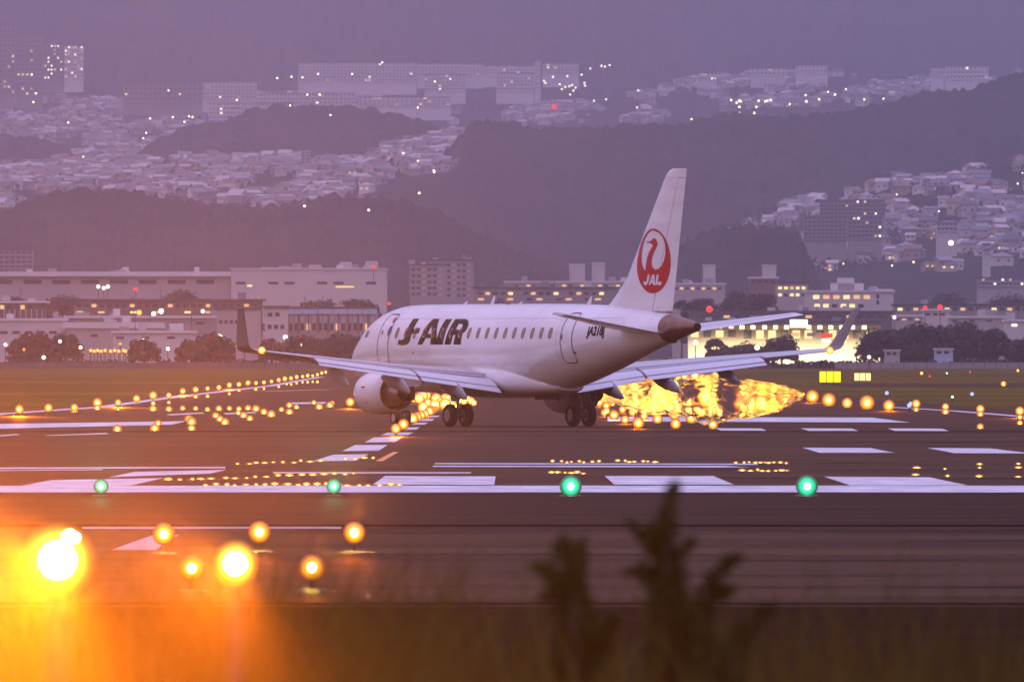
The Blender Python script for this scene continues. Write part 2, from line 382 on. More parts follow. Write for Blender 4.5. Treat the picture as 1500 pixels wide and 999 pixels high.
def crint(s, j):
    for i in range(len(ST)-1):
        if s <= ST[i+1][0]:
            p0 = ST[max(i-1, 0)]; p1 = ST[i]; p2 = ST[i+1]; p3 = ST[min(i+2, len(ST)-1)]
            h = p2[0]-p1[0]; t = (s-p1[0])/h
            m1 = (p2[j]-p0[j])/(p2[0]-p0[0]); m2 = (p3[j]-p1[j])/(p3[0]-p1[0])
            if i == 0: m1 = (p2[j]-p1[j])/h
            return (2*t**3-3*t*t+1)*p1[j]+(t**3-2*t*t+t)*h*m1+(-2*t**3+3*t*t)*p2[j]+(t**3-t*t)*h*m2
    return ST[-1][j]
def sec(s): return crint(s, 1), crint(s, 2), crint(s, 3)
def side(s, z):                       # half width of the body at station s and height z
    hw, zb, zt = sec(s); zc = (zb+zt)/2; hz = (zt-zb)/2
    q = 1-((z-zc)/hz)**2
    return hw*math.sqrt(max(q, 0))
def ring(s, n=56, grow=0):
    hw, zb, zt = sec(s); zc = (zb+zt)/2; hz = (zt-zb)/2
    return [L(s, (hw+grow)*math.cos(2*math.pi*k/n), zc+(hz+grow)*math.sin(2*math.pi*k/n)) for k in range(n)]
def px2s(x, y):                       # photo pixel -> (station, height) on the left flank
    s, z = 0, 3
    for _ in range(12):
        l = side(s, z)
        Yd = 727.3-s*math.cos(TH)-l*math.sin(TH)
        U = (x-750)*Yd/F-AX
        z = H+(HY-y)*Yd/F; s = (U+l*math.cos(TH))/math.sin(TH)
        s = max(-13.8, min(15, s))
    return s, z
def onside(s, z, off=.012): return L(s, side(s, z)+off, z)
sl_ = sorted(set([ST[0][0]+.0]+[-13.85, -13.6, -13.1, -12.4, -11.6, -10.75, -9.7]+[a[0] for a in ST if a[0] < 12.91]+[-6, -2, 1.2, 3.2, 4.75, 6.2, 7.75, 9.2, 10.6, 11.7, 12.55]))
mb = MB(); mb.loft([ring(s) for s in sl_], True, False); autosmooth(mb.build('fuselage', M['white'], plane), 40)
mb = MB(); mb.loft([ring(s, 32, .006) for s in (12.9, 13.25, 13.6, 13.95, 14.3, 14.6, 14.8, 15.1)], True, False)
h_, zb_, zt_ = sec(15.1); zc_ = (zb_+zt_)/2
mb.loft([ring(15.1, 32, .006), ring(15.13, 32, -.03), ring(14.9, 32, -.05), ring(14.2, 32, -.12)], False, True)
tc_ = autosmooth(mb.build('tail_cone', M['brown_metal'], plane), 50)
mb = MB(); mb.tube([L(14.72, 0, zc_), L(15.105, 0, zc_-.005)], .128, 20); mb.build('exhaust_opening', M['dark'], tc_)
mb = MB(); mb.sphere(L(13.0, -.02, 3.22), .22, 12, 8, (1.6, .5, .3)); mb.build('air_inlet', M['dark'], tc_)
# belly fairing
mb = MB(); rg = []
for k in range(19):
    s = -5.9+10.3*k/18; t = math.sin(math.pi*min(1, max(0, (s+5.9)/10.3)))**.6
    hw = .45+1.19*t; zb = 1.36-.30*t; zt = 1.7+.80*t; zc = (zb+zt)/2; hz = (zt-zb)/2
    rg.append([L(s, hw*math.copysign(abs(math.cos(a))**.75, math.cos(a)), zc+hz*math.copysign(abs(math.sin(a))**.85, math.sin(a))) for a in [2*math.pi*i/40 for i in range(40)]])
mb.loft(rg); autosmooth(mb.build('belly_fairing', M['white'], plane), 50)
# airfoil lofts
AF = [(0, 0), (.02, .3), (.08, .62), (.2, .92), (.35, 1), (.55, .86), (.75, .53), (.9, .24), (1, .04)]
def foil(le_s, l, z, c, th, a=0., b=1., vert=False, tw=0., pinch=True):
    up = []; lo = []
    xs_ = [a+(b-a)*t for t in (0, .03, .08, .18, .32, .5, .7, .88, 1)]
    def tk(x):
        for (x0, t0), (x1, t1) in zip(AF, AF[1:]):
            if x <= x1+1e-9: return t0+(t1-t0)*(x-x0)/(x1-x0)
        return .04
    for x in xs_:
        t = tk(x)*th*c/2
        if vert: up.append(L(le_s+x*c, l+t, z)); lo.append(L(le_s+x*c, l-t, z))
        else:
            dz = -math.sin(tw)*(x-.3)*c
            up.append(L(le_s+x*c, l, z+t*1.15+dz)); lo.append(L(le_s+x*c, l, z-t*.85+dz))
    return up+list(reversed(lo))
def wing_at(l):                       # leading edge station, chord, height, thickness ratio
    le = -4.45+(l-1.4)*.505
    te = 1.42-(l-1.4)*.12 if l < 4.8 else 1.01+(l-4.8)*.195
    z = 1.80+(l-1.4)*.100
    return le, te-le, z, .135-.028*(l/12.5)
def wing(sg, light_red):
    w = []
    ls = [1.0, 2, 3, 4, 4.8, 6, 7.5, 9, 9.55]
    mb = MB(); mb.loft([foil(wing_at(l)[0], sg*l, wing_at(l)[2], wing_at(l)[1], wing_at(l)[3], 0, .80) for l in ls])
    lo = [9.55, 10.4, 11.4, 12.2]
    mb.loft([foil(wing_at(l)[0], sg*l, wing_at(l)[2], wing_at(l)[1], wing_at(l)[3], 0, 1) for l in lo])
    wo = autosmooth(mb.build('wing', M['grey'], plane), 30)
    mb = MB(); mb.loft([foil(wing_at(l)[0]-.03, sg*l, wing_at(l)[2]-.0, wing_at(l)[1], wing_at(l)[3]*1.12, 0, .1) for l in (1.7, 4.8, 9, 12)]); autosmooth(mb.build('leading_edge_slat', M['flapm'], wo), 30)
    # trailing edge of the fixed wing, spoilers just ahead of the flap
    for (a, b) in ((1.75, 3.3), (3.34, 4.74), (4.86, 6.4), (6.44, 8.0), (8.04, 9.45)):
        mb = MB(); r_ = []
        for l in (a, b):
            le, c, z, th = wing_at(l); x0, x1 = le+.70*c, le+.845*c; zz = z+.028*c; zt = z+.012*c
            r_.append([L(x0, sg*l, zz), L(x1, sg*l, zt), L(x1, sg*l, zt-.03), L(x0, sg*l, zz-.05)])
        mb.loft(r_); mb.build('spoiler', M['flapm'], wo)
    for (a, b) in ((1.62, 4.74), (4.86, 9.45)):
        mb = MB(); r_ = []; r2 = []
        for l in [a+(b-a)*k/5 for k in range(6)]:
            le, c, z, th = wing_at(l); x0 = le+.835*c; z0 = z-.005*c; fc = .15*c+.14; an = R(17)
            up = []; lw = []
            for t in (0, .06, .2, .45, .75, 1):
                th_ = .10*fc*(math.sin(math.pi*min(1, t*.9+.06))**.6)
                up.append(L(x0+t*fc*math.cos(an), sg*l, z0-t*fc*math.sin(an)+th_)); lw.append(L(x0+t*fc*math.cos(an), sg*l, z0-t*fc*math.sin(an)-th_*.4))
            r_.append(up+lw[::-1])
            x1 = x0+fc*math.cos(an)*1.0; z1 = z0-fc*math.sin(an)-.035; tcd = .42*fc; a2 = R(27); up = []; lw = []
            for t in (0, .1, .4, 1):
                th_ = .11*tcd*(math.sin(math.pi*min(1, t*.9+.06))**.6)
                up.append(L(x1+t*tcd*math.cos(a2), sg*l, z1-t*tcd*math.sin(a2)+th_)); lw.append(L(x1+t*tcd*math.cos(a2), sg*l, z1-t*tcd*math.sin(a2)-th_*.4))
            r2.append(up+lw[::-1])
        mb.loft(r_); f_ = autosmooth(mb.build('flap', M['flapm'], wo), 50)
        mb = MB(); mb.loft(r2); autosmooth(mb.build('flap_tab', M['flapm'], f_), 50)
    for l in (3.3, 5.7, 8.25):        # flap track fairings
        le, c, z, th = wing_at(l); te = le+c; mb = MB(); r_ = []
        Ln = 2.5 if l < 6 else 2.0
        for k in range(11):
            t = k/10; rr1 = .24*math.sin(math.pi*min(1, t*.93+.03))**.8*(1 if l < 6 else .8)
            s = te-1.45+t*Ln; zz = z-.36-.34*t-max(0, t-.6)*.5
            r_.append([L(s, sg*l+rr1*.62*math.cos(q), zz+rr1*1.25*math.sin(q)) for q in [2*math.pi*i/12 for i in range(12)]])
        mb.loft(r_); autosmooth(mb.build('flap_fairing', M['under'], wo), 60)
    # blended winglet
    mb = MB(); r_ = []
    for k in range(9):
        t = k/8
        ang = min(1, t/.35)*R(67)
        if t <= .35: l = 12.2+.34*math.sin(ang)/math.sin(R(67)); z = wing_at(12.2)[2]+.04*t/.35+.22*(1-math.cos(ang)); s0 = wing_at(12.2)[0]+.35*t/.35
        else:
            q = (t-.35)/.65; l = 12.54+.47*q; z = wing_at(12.2)[2]+.17+1.42*q; s0 = wing_at(12.2)[0]+.35+1.1*q
        c = wing_at(12.2)[1]*(1-.62*t); th = .10; up = []; lw = []
        n_ = Vector((0, -sg*math.sin(ang), math.cos(ang)))
        for x, tk in ((0, 0), (.05, .6), (.25, 1), (.6, .75), (1, .05)):
            up.append(L(s0+x*c, sg*l, z)+n_*tk*th*c/2); lw.append(L(s0+x*c, sg*l, z)-n_*tk*th*c/2)
        r_.append(up+lw[::-1])
    mb.loft(r_); autosmooth(mb.build('winglet', M['winglet_shade'], wo), 45)
    le, c, z, th = wing_at(12.1)
    mb = MB(); mb.sphere(L(le+c+.02, sg*12.0, z+.02), .15, 12, 9); mb.build('wing_light', M['crowd_halo'], wo, smooth=True)
    return wo
wing(1, True); wing(-1, False)
# horizontal tail, fin
for sg in (1, -1):
    mb = MB(); mb.loft([foil(10.25+(l-.5)*.60, sg*l, 3.58+(l-.5)*.148, 2.95-(l-.5)*.385, .10, tw=R(1.5)) for l in (.2, 1.2, 2.4, 3.6, 4.7, 4.95)])
    st_ = autosmooth(mb.build('horizontal_stabiliser', M['white'], plane), 30)
    mb = MB()
    for l0, l1 in ((.75, 4.7),):
        a0 = 10.25+(l0-.5)*.6+(2.95-(l0-.5)*.385)*.70; a1 = 10.25+(l1-.5)*.6+(2.95-(l1-.5)*.385)*.70
        mb.add([L(a0, sg*l0, 3.58+(l0-.5)*.148+.085), L(a0+.035, sg*l0, 3.58+(l0-.5)*.148+.082), L(a1+.035, sg*l1, 3.58+(l1-.5)*.148+.042), L(a1, sg*l1, 3.58+(l1-.5)*.148+.045)], [(0, 1, 2, 3)])
    mb.build('elevator_seam', M['seam'], st_)
def fin_at(z):
    le = 9.15+(z-5.48)*.85; te = 13.05+(z-4.26)*.222
    return le, te-le
mb = MB(); mb.loft([foil(fin_at(z)[0], 0, z, fin_at(z)[1], .10, 0, .70, vert=True) for z in (4.2, 5.0, 6, 7, 8, 9, 9.35)])
le, c = fin_at(9.35); mb.loft([foil(fin_at(z)[0]+d, 0, z, fin_at(z)[1]-d, .10, 0, 1, vert=True) for z, d in ((9.36, 0), (9.52, .05), (9.64, .18), (9.69, .4))])
fin = autosmooth(mb.build('fin', M['white'], plane), 30)
mb = MB(); mb.loft([foil(fin_at(z)[0], 0, z, fin_at(z)[1], .10, .71, 1, vert=True) for z in (4.36, 5.2, 6, 7, 8, 9, 9.33)]); autosmooth(mb.build('rudder', M['white'], fin), 30)
mb = MB(); r_ = []
for t in (0, .12, .3, .5, .7, .85, 1):
    z = 4.3+1.35*t; s0 = 6.9+2.35*t**.72
    r_.append([L(s0, 0, z), L(s0+.5, .10, z), L(10.6, .16, z), L(11.5, .1, z), L(11.5, -.1, z), L(10.6, -.16, z), L(s0+.5, -.10, z)])
mb.loft(r_); autosmooth(mb.build('dorsal_fairing', M['white'], plane), 40)
# ---- flat print and seams laid on the skin
def strips(polys, tofun, dz=.02, flip=False):
    """even-odd filled outline(s) in (s, z), cut into thin level strips so the print follows the skin"""
    mb = MB(); zs = [p[1] for q in polys for p in q]; z0, z1 = min(zs), max(zs); n = max(2, int((z1-z0)/dz))
    def cross(z):
        r = []
        for q in polys:
            for (a0, b0), (a1, b1) in zip(q, q[1:]+q[:1]):
                if (b0 <= z < b1) or (b1 <= z < b0): r.append(a0+(a1-a0)*(z-b0)/(b1-b0))
        return sorted(r)
    for i in range(n):
        za = z0+(z1-z0)*i/n; zb = z0+(z1-z0)*(i+1)/n; m = (za+zb)/2; c = cross(m)
        for k in range(0, len(c)-1, 2):
            mb.add([tofun(c[k], za-.0005), tofun(c[k+1], za-.0005), tofun(c[k+1], zb+.0005), tofun(c[k], zb+.0005)], [(0, 1, 2, 3)])
    return mb
def c5(pts): return [px2s(500+x/4.757, 433+y/4.757) for x, y in pts]
letters = {'J': [[(505, 163), (545, 163), (478, 318), (466, 335), (448, 345), (425, 348), (394, 343), (402, 308), (420, 312), (436, 305)]],
 'hyphen': [[(500, 236), (550, 228), (540, 263), (492, 270)]],
 'A': [[(533, 343), (622, 182), (640, 167), (685, 165), (672, 343), (620, 343), (625, 300), (588, 300), (565, 343)], [(602, 270), (628, 270), (636, 207)]],
 'I': [[(660, 343), (730, 168), (775, 166), (708, 343)]],
 'R': [[(720, 343), (795, 168), (868, 166), (888, 178), (886, 212), (868, 248), (846, 264), (832, 343), (783, 343), (797, 275), (781, 275), (762, 343)], [(798, 240), (832, 240), (846, 212), (846, 200), (818, 200)]]}
for k, q in letters.items():
    strips([c5(p) for p in q], lambda s, z: onside(s, z, .010)).build('livery_letter', M['letter'], plane, fixn=False)['label'] = 'black slanted letter of the airline name on the flank' if k != 'hyphen' else 'black hyphen of the airline name'
# crane emblem, drawn inside a ring, both faces of the fin
CX_, CZ_, RX_, RZ_ = 11.72, 6.24, 1.30, 1.21
circ = [(math.cos(2*math.pi*k/72), math.sin(2*math.pi*k/72)) for k in range(72)]
inner = [(-.03, .955), (-.33, .86), (-.55, .70), (-.68, .45), (-.72, .18), (-.68, -.03), (-.58, -.2), (-.43, -.31), (-.40, -.12), (-.34, .08), (-.22, .27), (-.05, .42), (.02, .47), (-.08, .54), (-.25, .56), (-.48, .585), (-.1, .62),
         (-.02, .67), (.06, .70), (.17, .68), (.26, .6), (.29, .52), (.2, .4), (.06, .25), (-.04, .08), (-.07, -.08), (-.01, -.2), (.14, -.27), (.33, -.25), (.5, -.16), (.64, .0), (.74, .25), (.72, .5), (.6, .72), (.38, .87)]
jl = {'J': [(-.30, -.42), (-.16, -.42), (-.25, -.66), (-.34, -.745), (-.52, -.745), (-.555, -.63), (-.43, -.63), (-.38, -.66)],
      'A': [(-.25, -.745), (-.05, -.42), (.10, -.42), (.14, -.745), (.01, -.745), (.0, -.68), (-.1, -.68), (-.13, -.745)], 'a': [(-.04, -.61), (.0, -.61), (.0, -.52)],
      'L': [(.21, -.42), (.34, -.42), (.28, -.64), (.5, -.64), (.47, -.745), (.13, -.745)]}
feat = [[(-.94, -.05), (-.80, .05), (-.74, -.25)], [(.94, -.05), (.80, .05), (.76, -.22)]]
def fsurf(s, z, sg=1):
    le, c = fin_at(z); x = max(0, min(1, (s-le)/c))
    for (x0, t0), (x1, t1) in zip(AF, AF[1:]):
        if x <= x1+1e-9: t = t0+(t1-t0)*(x-x0)/(x1-x0); break
    return L(s, sg*(t*.10*c/2+.012), z)
for sg in (1, -1):
    tr = lambda q: [(CX_+u*RX_, CZ_+v*RZ_) for u, v in q]
    mbx = MB()
    # cut at rib stations so that the print follows the curved fin
    mbx = strips([tr(circ), tr(inner)]+[tr(v) for v in jl.values()], lambda s, z: fsurf(s, z, sg), .018)
    mm = MB()
    for f in mbx.f:
        a, b, c_, d = [Vector(mbx.v[i]) for i in f]; n = max(1, int(abs(a.x-b.x)/.12)+1)
        for k in range(n):
            t0, t1 = k/n, (k+1)/n
            q = [a.lerp(b, t0), a.lerp(b, t1), d.lerp(c_, t1), d.lerp(c_, t0)]
            mm.add([fsurf(-v.x, v.z, sg) for v in q], [(0, 1, 2, 3)])
    mm.build('crane_emblem', M['livery_red'], fin, fixn=False)['label'] = 'red crane in a ring with white airline initials below'
# cabin windows
for i in range(18):
    s, z = px2s(581.6+i*13.2, 488.2)
    for sg in (1, -1):
        mb = MB(); n = 14; out_, inn = [], []
        for k in range(n):
            a = 2*math.pi*k/n; ca, sa = math.cos(a), math.sin(a)
            ds = .125*math.copysign(abs(ca)**.75, ca); dz = .19*math.copysign(abs(sa)**.75, sa)
            p = onside(s+ds, z+dz, .014); p2 = onside(s+ds*1.22, z+dz*1.16, .004)
            out_.append(Vector((p.x, sg*p.y, p.z))); inn.append(Vector((p2.x, sg*p2.y, p2.z)))
        mb.add(out_, [tuple(range(n))]); mb.loft([out_, inn], False, False)
        mb.build('cabin_window', M['cabin_window'], plane)
# round emblem ahead of the name, doors, seams
s, z = px2s(571, 485); mb = strips([[(s+.16*math.cos(a), z+.2*math.sin(a)) for a in [2*math.pi*k/16 for k in range(16)]]], lambda s, z: onside(s, z, .012)); mb.build('round_badge', mat('badge_blue', (.05, .06, .2), .4), plane, fixn=False)
s, z = px2s(577.5, 469.5); mb = strips([[(s-.08, z-.06), (s+.08, z-.1), (s+.1, z+.1), (s-.05, z+.12)]], lambda s, z: onside(s, z, .012)); mb.build('flag_mark', M['livery_red'], plane, fixn=False)
def seam(pxs, w=.022, name='seam', m='seam', closed=True):
    q = [px2s(*p) for p in pxs]; q = q+[q[0]] if closed else q; mb = MB()
    for (s0, z0), (s1, z1) in zip(q, q[1:]):
        n = max(1, int(math.hypot(s1-s0, z1-z0)/.12)); d = Vector((s1-s0, z1-z0)); d.normalize(); nx, nz = -d.y*w, d.x*w
        for k in range(n):
            a = (s0+(s1-s0)*k/n, z0+(z1-z0)*k/n); b = (s0+(s1-s0)*(k+1)/n, z0+(z1-z0)*(k+1)/n)
            mb.add([onside(a[0]-nx, a[1]-nz), onside(b[0]-nx, b[1]-nz), onside(b[0]+nx, b[1]+nz), onside(a[0]+nx, a[1]+nz)], [(0, 1, 2, 3)])
    return mb.build(name, M[m], plane, fixn=False)
def door_loop(s0, s1, z0, z1, w=.02, nm='door_outline'):
    mb = MB(); r = .16; pts = []
    for cx, cz, a0 in ((s1-r, z1-r, 0), (s0+r, z1-r, 90), (s0+r, z0+r, 180), (s1-r, z0+r, 270)):
        for k in range(5): a = R(a0+90*k/4); pts.append((cx+r*math.cos(a), cz+r*math.sin(a)))
    pts.append(pts[0])
    for (a, b), (c_, d) in zip(pts, pts[1:]):
        n = max(1, int(math.hypot(c_-a, d-b)/.1)); t = Vector((c_-a, d-b)).normalized(); nx, nz = -t.y*w, t.x*w
        for k in range(n):
            p = (a+(c_-a)*k/n, b+(d-b)*k/n); q = (a+(c_-a)*(k+1)/n, b+(d-b)*(k+1)/n)
            mb.add([onside(p[0]-nx, p[1]-nz), onside(q[0]-nx, q[1]-nz), onside(q[0]+nx, q[1]+nz), onside(p[0]+nx, p[1]+nz)], [(0, 1, 2, 3)])
    return mb.build(nm, M['seam'], plane, fixn=False)
s, z = px2s(562, 500); door_loop(s-.55, s+.4, 2.15, 4.28)
s2, z2 = px2s(829, 497); door_loop(s2-.42, s2+.42, 2.42, 4.30, .022)
def patch(x, y, ds, dz, m, name): s, z = px2s(x, y); strips([[(s-ds, z-dz), (s+ds, z-dz), (s+ds, z+dz), (s-ds, z+dz)]], lambda s, z: onside(s, z, .016)).build(name, M[m], plane, fixn=False)
patch(560.5, 487.5, .05, .07, 'seam', 'door_handle'); patch(822.5, 494, .07, .09, 'seam', 'door_handle')
patch(538, 489.5, .13, .13, 'glass_dark', 'cockpit_window'); patch(605, 517, .05, .04, 'livery_red', 'access_panel'); patch(842, 517, .10, .035, 'seam', 'access_panel')
for q in ([(-13.0, -12.4), (3.0, 3.5)],):
    for sg in (1, -1):
        for ds, (za, zb) in ((0, (3.02, 3.42)), (.62, (3.2, 3.72))):
            mb = MB(); ps = [(-12.95+ds, za), (-12.40+ds, za+.08), (-12.35+ds, zb), (-12.78+ds, zb-.1)]
            pts = [onside(a, b, .015) for a, b in ps]; mb.add([Vector((p.x, sg*p.y, p.z)) for p in pts], [(0, 1, 2, 3)]); mb.build('cockpit_window', M['glass_dark'], plane, fixn=False)
M['joint_line'] = mat('skin_joint', (.5, .48, .52), .5)
for s in (-11.6, -8.4, -5.6, -2.7, .6, 3.6, 6.0, 8.6, 10.6, 12.3):          # joints of the skin panels
    mb = MB(); hw, zb, zt = sec(s); n = 40; zc = (zb+zt)/2; hz = (zt-zb)/2; r1, r2 = [], []
    for k in range(n):
        q = 2*math.pi*k/n
        r1.append(L(s, (sec(s)[0]+.004)*math.cos(q), zc+(hz+.004)*math.sin(q))); h2 = sec(s+.014); r2.append(L(s+.014, (h2[0]+.004)*math.cos(q), (h2[1]+h2[2])/2+((h2[2]-h2[1])/2+.004)*math.sin(q)))
    mb.loft([r1, r2], False, False); mb.build('skin_joint', M['joint_line'], plane)
for zz in (2.35, 4.1):
    mb = MB(); ss = [-11+.5*k for k in range(42 if zz < 3 else 44)]
    for a_, b_ in zip(ss, ss[1:]):
        if zz < sec(b_)[1]+.25: break
        mb.add([onside(a_, zz, .004), onside(b_, zz, .004), onside(b_, zz+.012, .004), onside(a_, zz+.012, .004)], [(0, 1, 2, 3)])
    mb.build('skin_joint', M['joint_line'], plane, fixn=False)
# registration on the rear flank
fc = bpy.data.curves.new('registration', 'FONT'); fc.body = 'JA218J'; fc.size = .47; fc.shear = .12; fc.offset = .018
to = bpy.data.objects.new('registration', fc); COL.objects.link(to); bpy.context.view_layer.update()
me = bpy.data.meshes.new_from_object(to.evaluated_get(bpy.context.evaluated_depsgraph_get())); bpy.data.objects.remove(to)
bm = bmesh.new(); bm.from_mesh(me); bmesh.ops.subdivide_edges(bm, edges=[e for e in bm.edges if e.calc_length() > .15], cuts=2)
s0, z0 = px2s(860, 491.5)
for v in bm.verts: v.co = onside(s0+v.co.x*.92, z0+v.co.y, .014)
bm.to_mesh(me); bm.free(); me.materials.clear(); me.materials.append(M['letter']); ro = link(bpy.data.objects.new('registration', me), plane); ro['label'] = 'small black registration letters on the rear flank'
# aerials and beacon
def aerial(px, h, lean=.25, w=.16):
    s, _ = px2s(px, 470); zt = sec(s)[2]-.02
    mb = MB(); mb.loft([[L(s-w, .015, zt), L(s+w, .015, zt), L(s+w, -.015, zt), L(s-w, -.015, zt)], [L(s+lean-w*.4, .008, zt+h), L(s+lean+w*.3, .008, zt+h), L(s+lean+w*.3, -.008, zt+h), L(s+lean-w*.4, -.008, zt+h)]]); mb.build('aerial', M['white'], plane)
aerial(680, .33); aerial(822, .30); aerial(880, .27, .1, .07); aerial(640, .12); aerial(720, .10)
mb = MB(); mb.sphere(L(-1.0, 0, 4.68), .12, 12, 8, (1.4, .8, .8)); mb.build('beacon', mat('beacon_red', (.3, .02, .02), .2), plane)
# engines
def engine(sg):
    l0, z0 = sg*4.0, 1.27
    def rg(s, r, n=40, sq=1.0, dz=0): return [L(s, l0+r*math.cos(2*math.pi*k/n), z0+dz+r*sq*math.sin(2*math.pi*k/n)) for k in range(n)]
    mb = MB(); mb.loft([rg(s, r) for s, r in ((-4.75, .60), (-4.82, .66), (-4.75, .73), (-4.5, .79), (-4.1, .825), (-3.6, .83), (-3.1, .80), (-2.7, .745), (-2.5, .70), (-2.52, .66), (-2.9, .68), (-3.4, .66))], False, False)
    mb.loft([rg(-4.75, .60), rg(-4.5, .55), rg(-4.0, .56)], False, False)
    na = autosmooth(mb.build('engine_nacelle', M['white'], plane), 45)
    mb = MB(); mb.loft([rg(-4.05, .56), rg(-4.06, .1)], False, True); mb.build('fan', M['dark'], na)
    mb = MB(); mb.loft([rg(-3.3, .69), rg(-3.35, .40)], True, True); mb.build('fan_duct', M['dark'], na)
    mb = MB(); mb.loft([rg(s, r) for s, r in ((-3.3, .5), (-2.9, .53), (-2.4, .50), (-1.9, .42), (-1.62, .375), (-1.64, .345), (-2.1, .36))], False, False); autosmooth(mb.build('core_nozzle', M['core_metal'], na), 45)
    mb = MB(); mb.loft([rg(-2.1, .36), rg(-2.12, .2)], True, True); mb.loft([rg(-2.15, .22), rg(-1.6, .15), rg(-1.35, .03)], False, True); autosmooth(mb.build('exhaust_plug', M['dark'], na), 45)
    # pylon
    mb = MB(); r_ = []
    for s, w, za, zb in ((-4.0, .05, 2.02, 2.14), (-3.4, .13, 1.95, 2.22), (-2.7, .15, 1.85, 2.1), (-2.0, .14, 1.6, 1.95), (-1.2, .12, 1.5, 1.85), (-.2, .05, 1.6, 1.8)):
        r_.append([L(s, l0-w, za), L(s, l0+w, za), L(s, l0+w*.7, zb), L(s, l0-w*.7, zb)])
    mb.loft(r_); autosmooth(mb.build('pylon', M['white'], plane), 60)
    mb = MB(); mb.box(L(-3.75, l0+.80*sg if sg > 0 else l0-.80, z0+.22), (.28, .06, .05)); mb.build('cowl_vent', M['dark'], na)
    mb = MB(); mb.box(L(-3.55, l0+sg*.74, z0-.38), (.14, .05, .05)); mb.build('cowl_latch', M['seam'], na)
engine(1); engine(-1)
# landing gear
def wheel_mesh(r, w):
    mb = MB(); n = 28
    def rg(y, rr_): return [Vector((rr_*math.cos(2*math.pi*k/n), y, rr_*math.sin(2*math.pi*k/n))) for k in range(n)]
    mb.loft([rg(-w*.36, r*.58), rg(-w*.5, r*.72), rg(-w*.5, r*.86), rg(-w*.36, r*.97), rg(-w*.12, r), rg(w*.12, r), rg(w*.36, r*.97), rg(w*.5, r*.86), rg(w*.5, r*.72), rg(w*.36, r*.58)], True, True)
    me = mb.mesh('tyre', M['rubber'], True); mb = MB()
    mb.loft([rg(-w*.42, r*.55), rg(-w*.38, r*.3), rg(-w*.44, r*.18)], True, True); mb.loft([rg(w*.42, r*.55), rg(w*.38, r*.3), rg(w*.44, r*.18)], True, True)
    for m_ in (me,):
        bm = bmesh.new(); bm.from_mesh(m_); bmesh.ops.recalc_face_normals(bm, faces=bm.faces); bm.to_mesh(m_); bm.free()
    h = mb.mesh('hub', M['hub'])
    return me, h
tm, hm = wheel_mesh(.43, .31); tn, hn = wheel_mesh(.305, .2)
for sg in (1, -1):
    g = link(bpy.data.objects.new('main_landing_gear', None), plane); g.empty_display_size = .2; g.location = L(0, sg*2.6, 0)
    for d in (-.335, .335):
        w_ = obj('wheel', tm, g, (0, d, .43)); 
        h_o = obj('hub', hm, w_)
    mb = MB(); mb.tube([(0, -.36, .43), (0, .36, .43)], .075, 12); mb.tube([(0, 0, .43), (.02, 0, 1.05)], .06, 12); mb.tube([(.02, 0, 1.0), (.06, 0, 1.75)], .10, 12)
    autosmooth(mb.build('strut', M['steel'], g), 40)
    mb = MB(); mb.tube([(.0, 0, .52), (-.28, 0, .8), (-.04, 0, 1.12)], .035, 8); mb.build('torque_link', M['steel'], g)
    mb = MB(); mb.tube([(.04, 0, 1.2), (.1, -sg*1.0, 1.62)], .05, 8); mb.tube([(.04, 0, 1.35), (1.1, -sg*.1, 1.55)], .04, 8); mb.build('side_brace', M['steel'], g)
    mb = MB(); mb.box((-.1, sg*.16, 1.25), (.75, .03, .62)); mb.box((-.12, sg*.22, 1.55), (1.0, .04, .16)); mb.build('gear_door', M['under'], g)
    mb = MB(); mb.tube([(-.1, .08, .45), (-.12, .1, .95), (-.02, .1, 1.5)], .012, 6); mb.build('brake_hose', M['dark'], g)
g = link(bpy.data.objects.new('nose_landing_gear', None), plane); g.location = L(-10.45, 0, 0); g.rotation_euler = (0, 0, R(0)); g.empty_display_size = .2
for d in (-.235, .235):
    w_ = obj('wheel', tn, g, (0, d, .305)); obj('hub', hn, w_)
mb = MB(); mb.tube([(0, -.25, .305), (0, .25, .305)], .05, 10); mb.tube([(0, 0, .305), (.03, 0, .8)], .045, 10); mb.tube([(.03, 0, .78), (.1, 0, 1.5)], .075, 10); mb.tube([(0.05, 0, .95), (.75, 0, 1.4)], .035, 8); autosmooth(mb.build('strut', M['steel'], g), 40)
mb = MB()
for d in (-1, 1): mb.box((-.2, d*.3, 1.13), (.9, .025, .34), m=Matrix.Rotation(d*-.12, 3, 'X'))
mb.build('gear_door', M['white'], g)
mb = MB(); mb.box(L(2.6, 0, 1.12), (.9, .8, .2)); mb.build('wheel_well', M['dark'], plane)
mb = MB(); mb.loft([[L(3.2, .05, 1.22), L(3.5, .05, 1.24), L(3.5, -.05, 1.24), L(3.2, -.05, 1.22)], [L(3.35, .02, .98), L(3.5, .02, .98), L(3.5, -.02, .98), L(3.35, -.02, .98)]]); mb.build('aerial', M['dark'], plane)
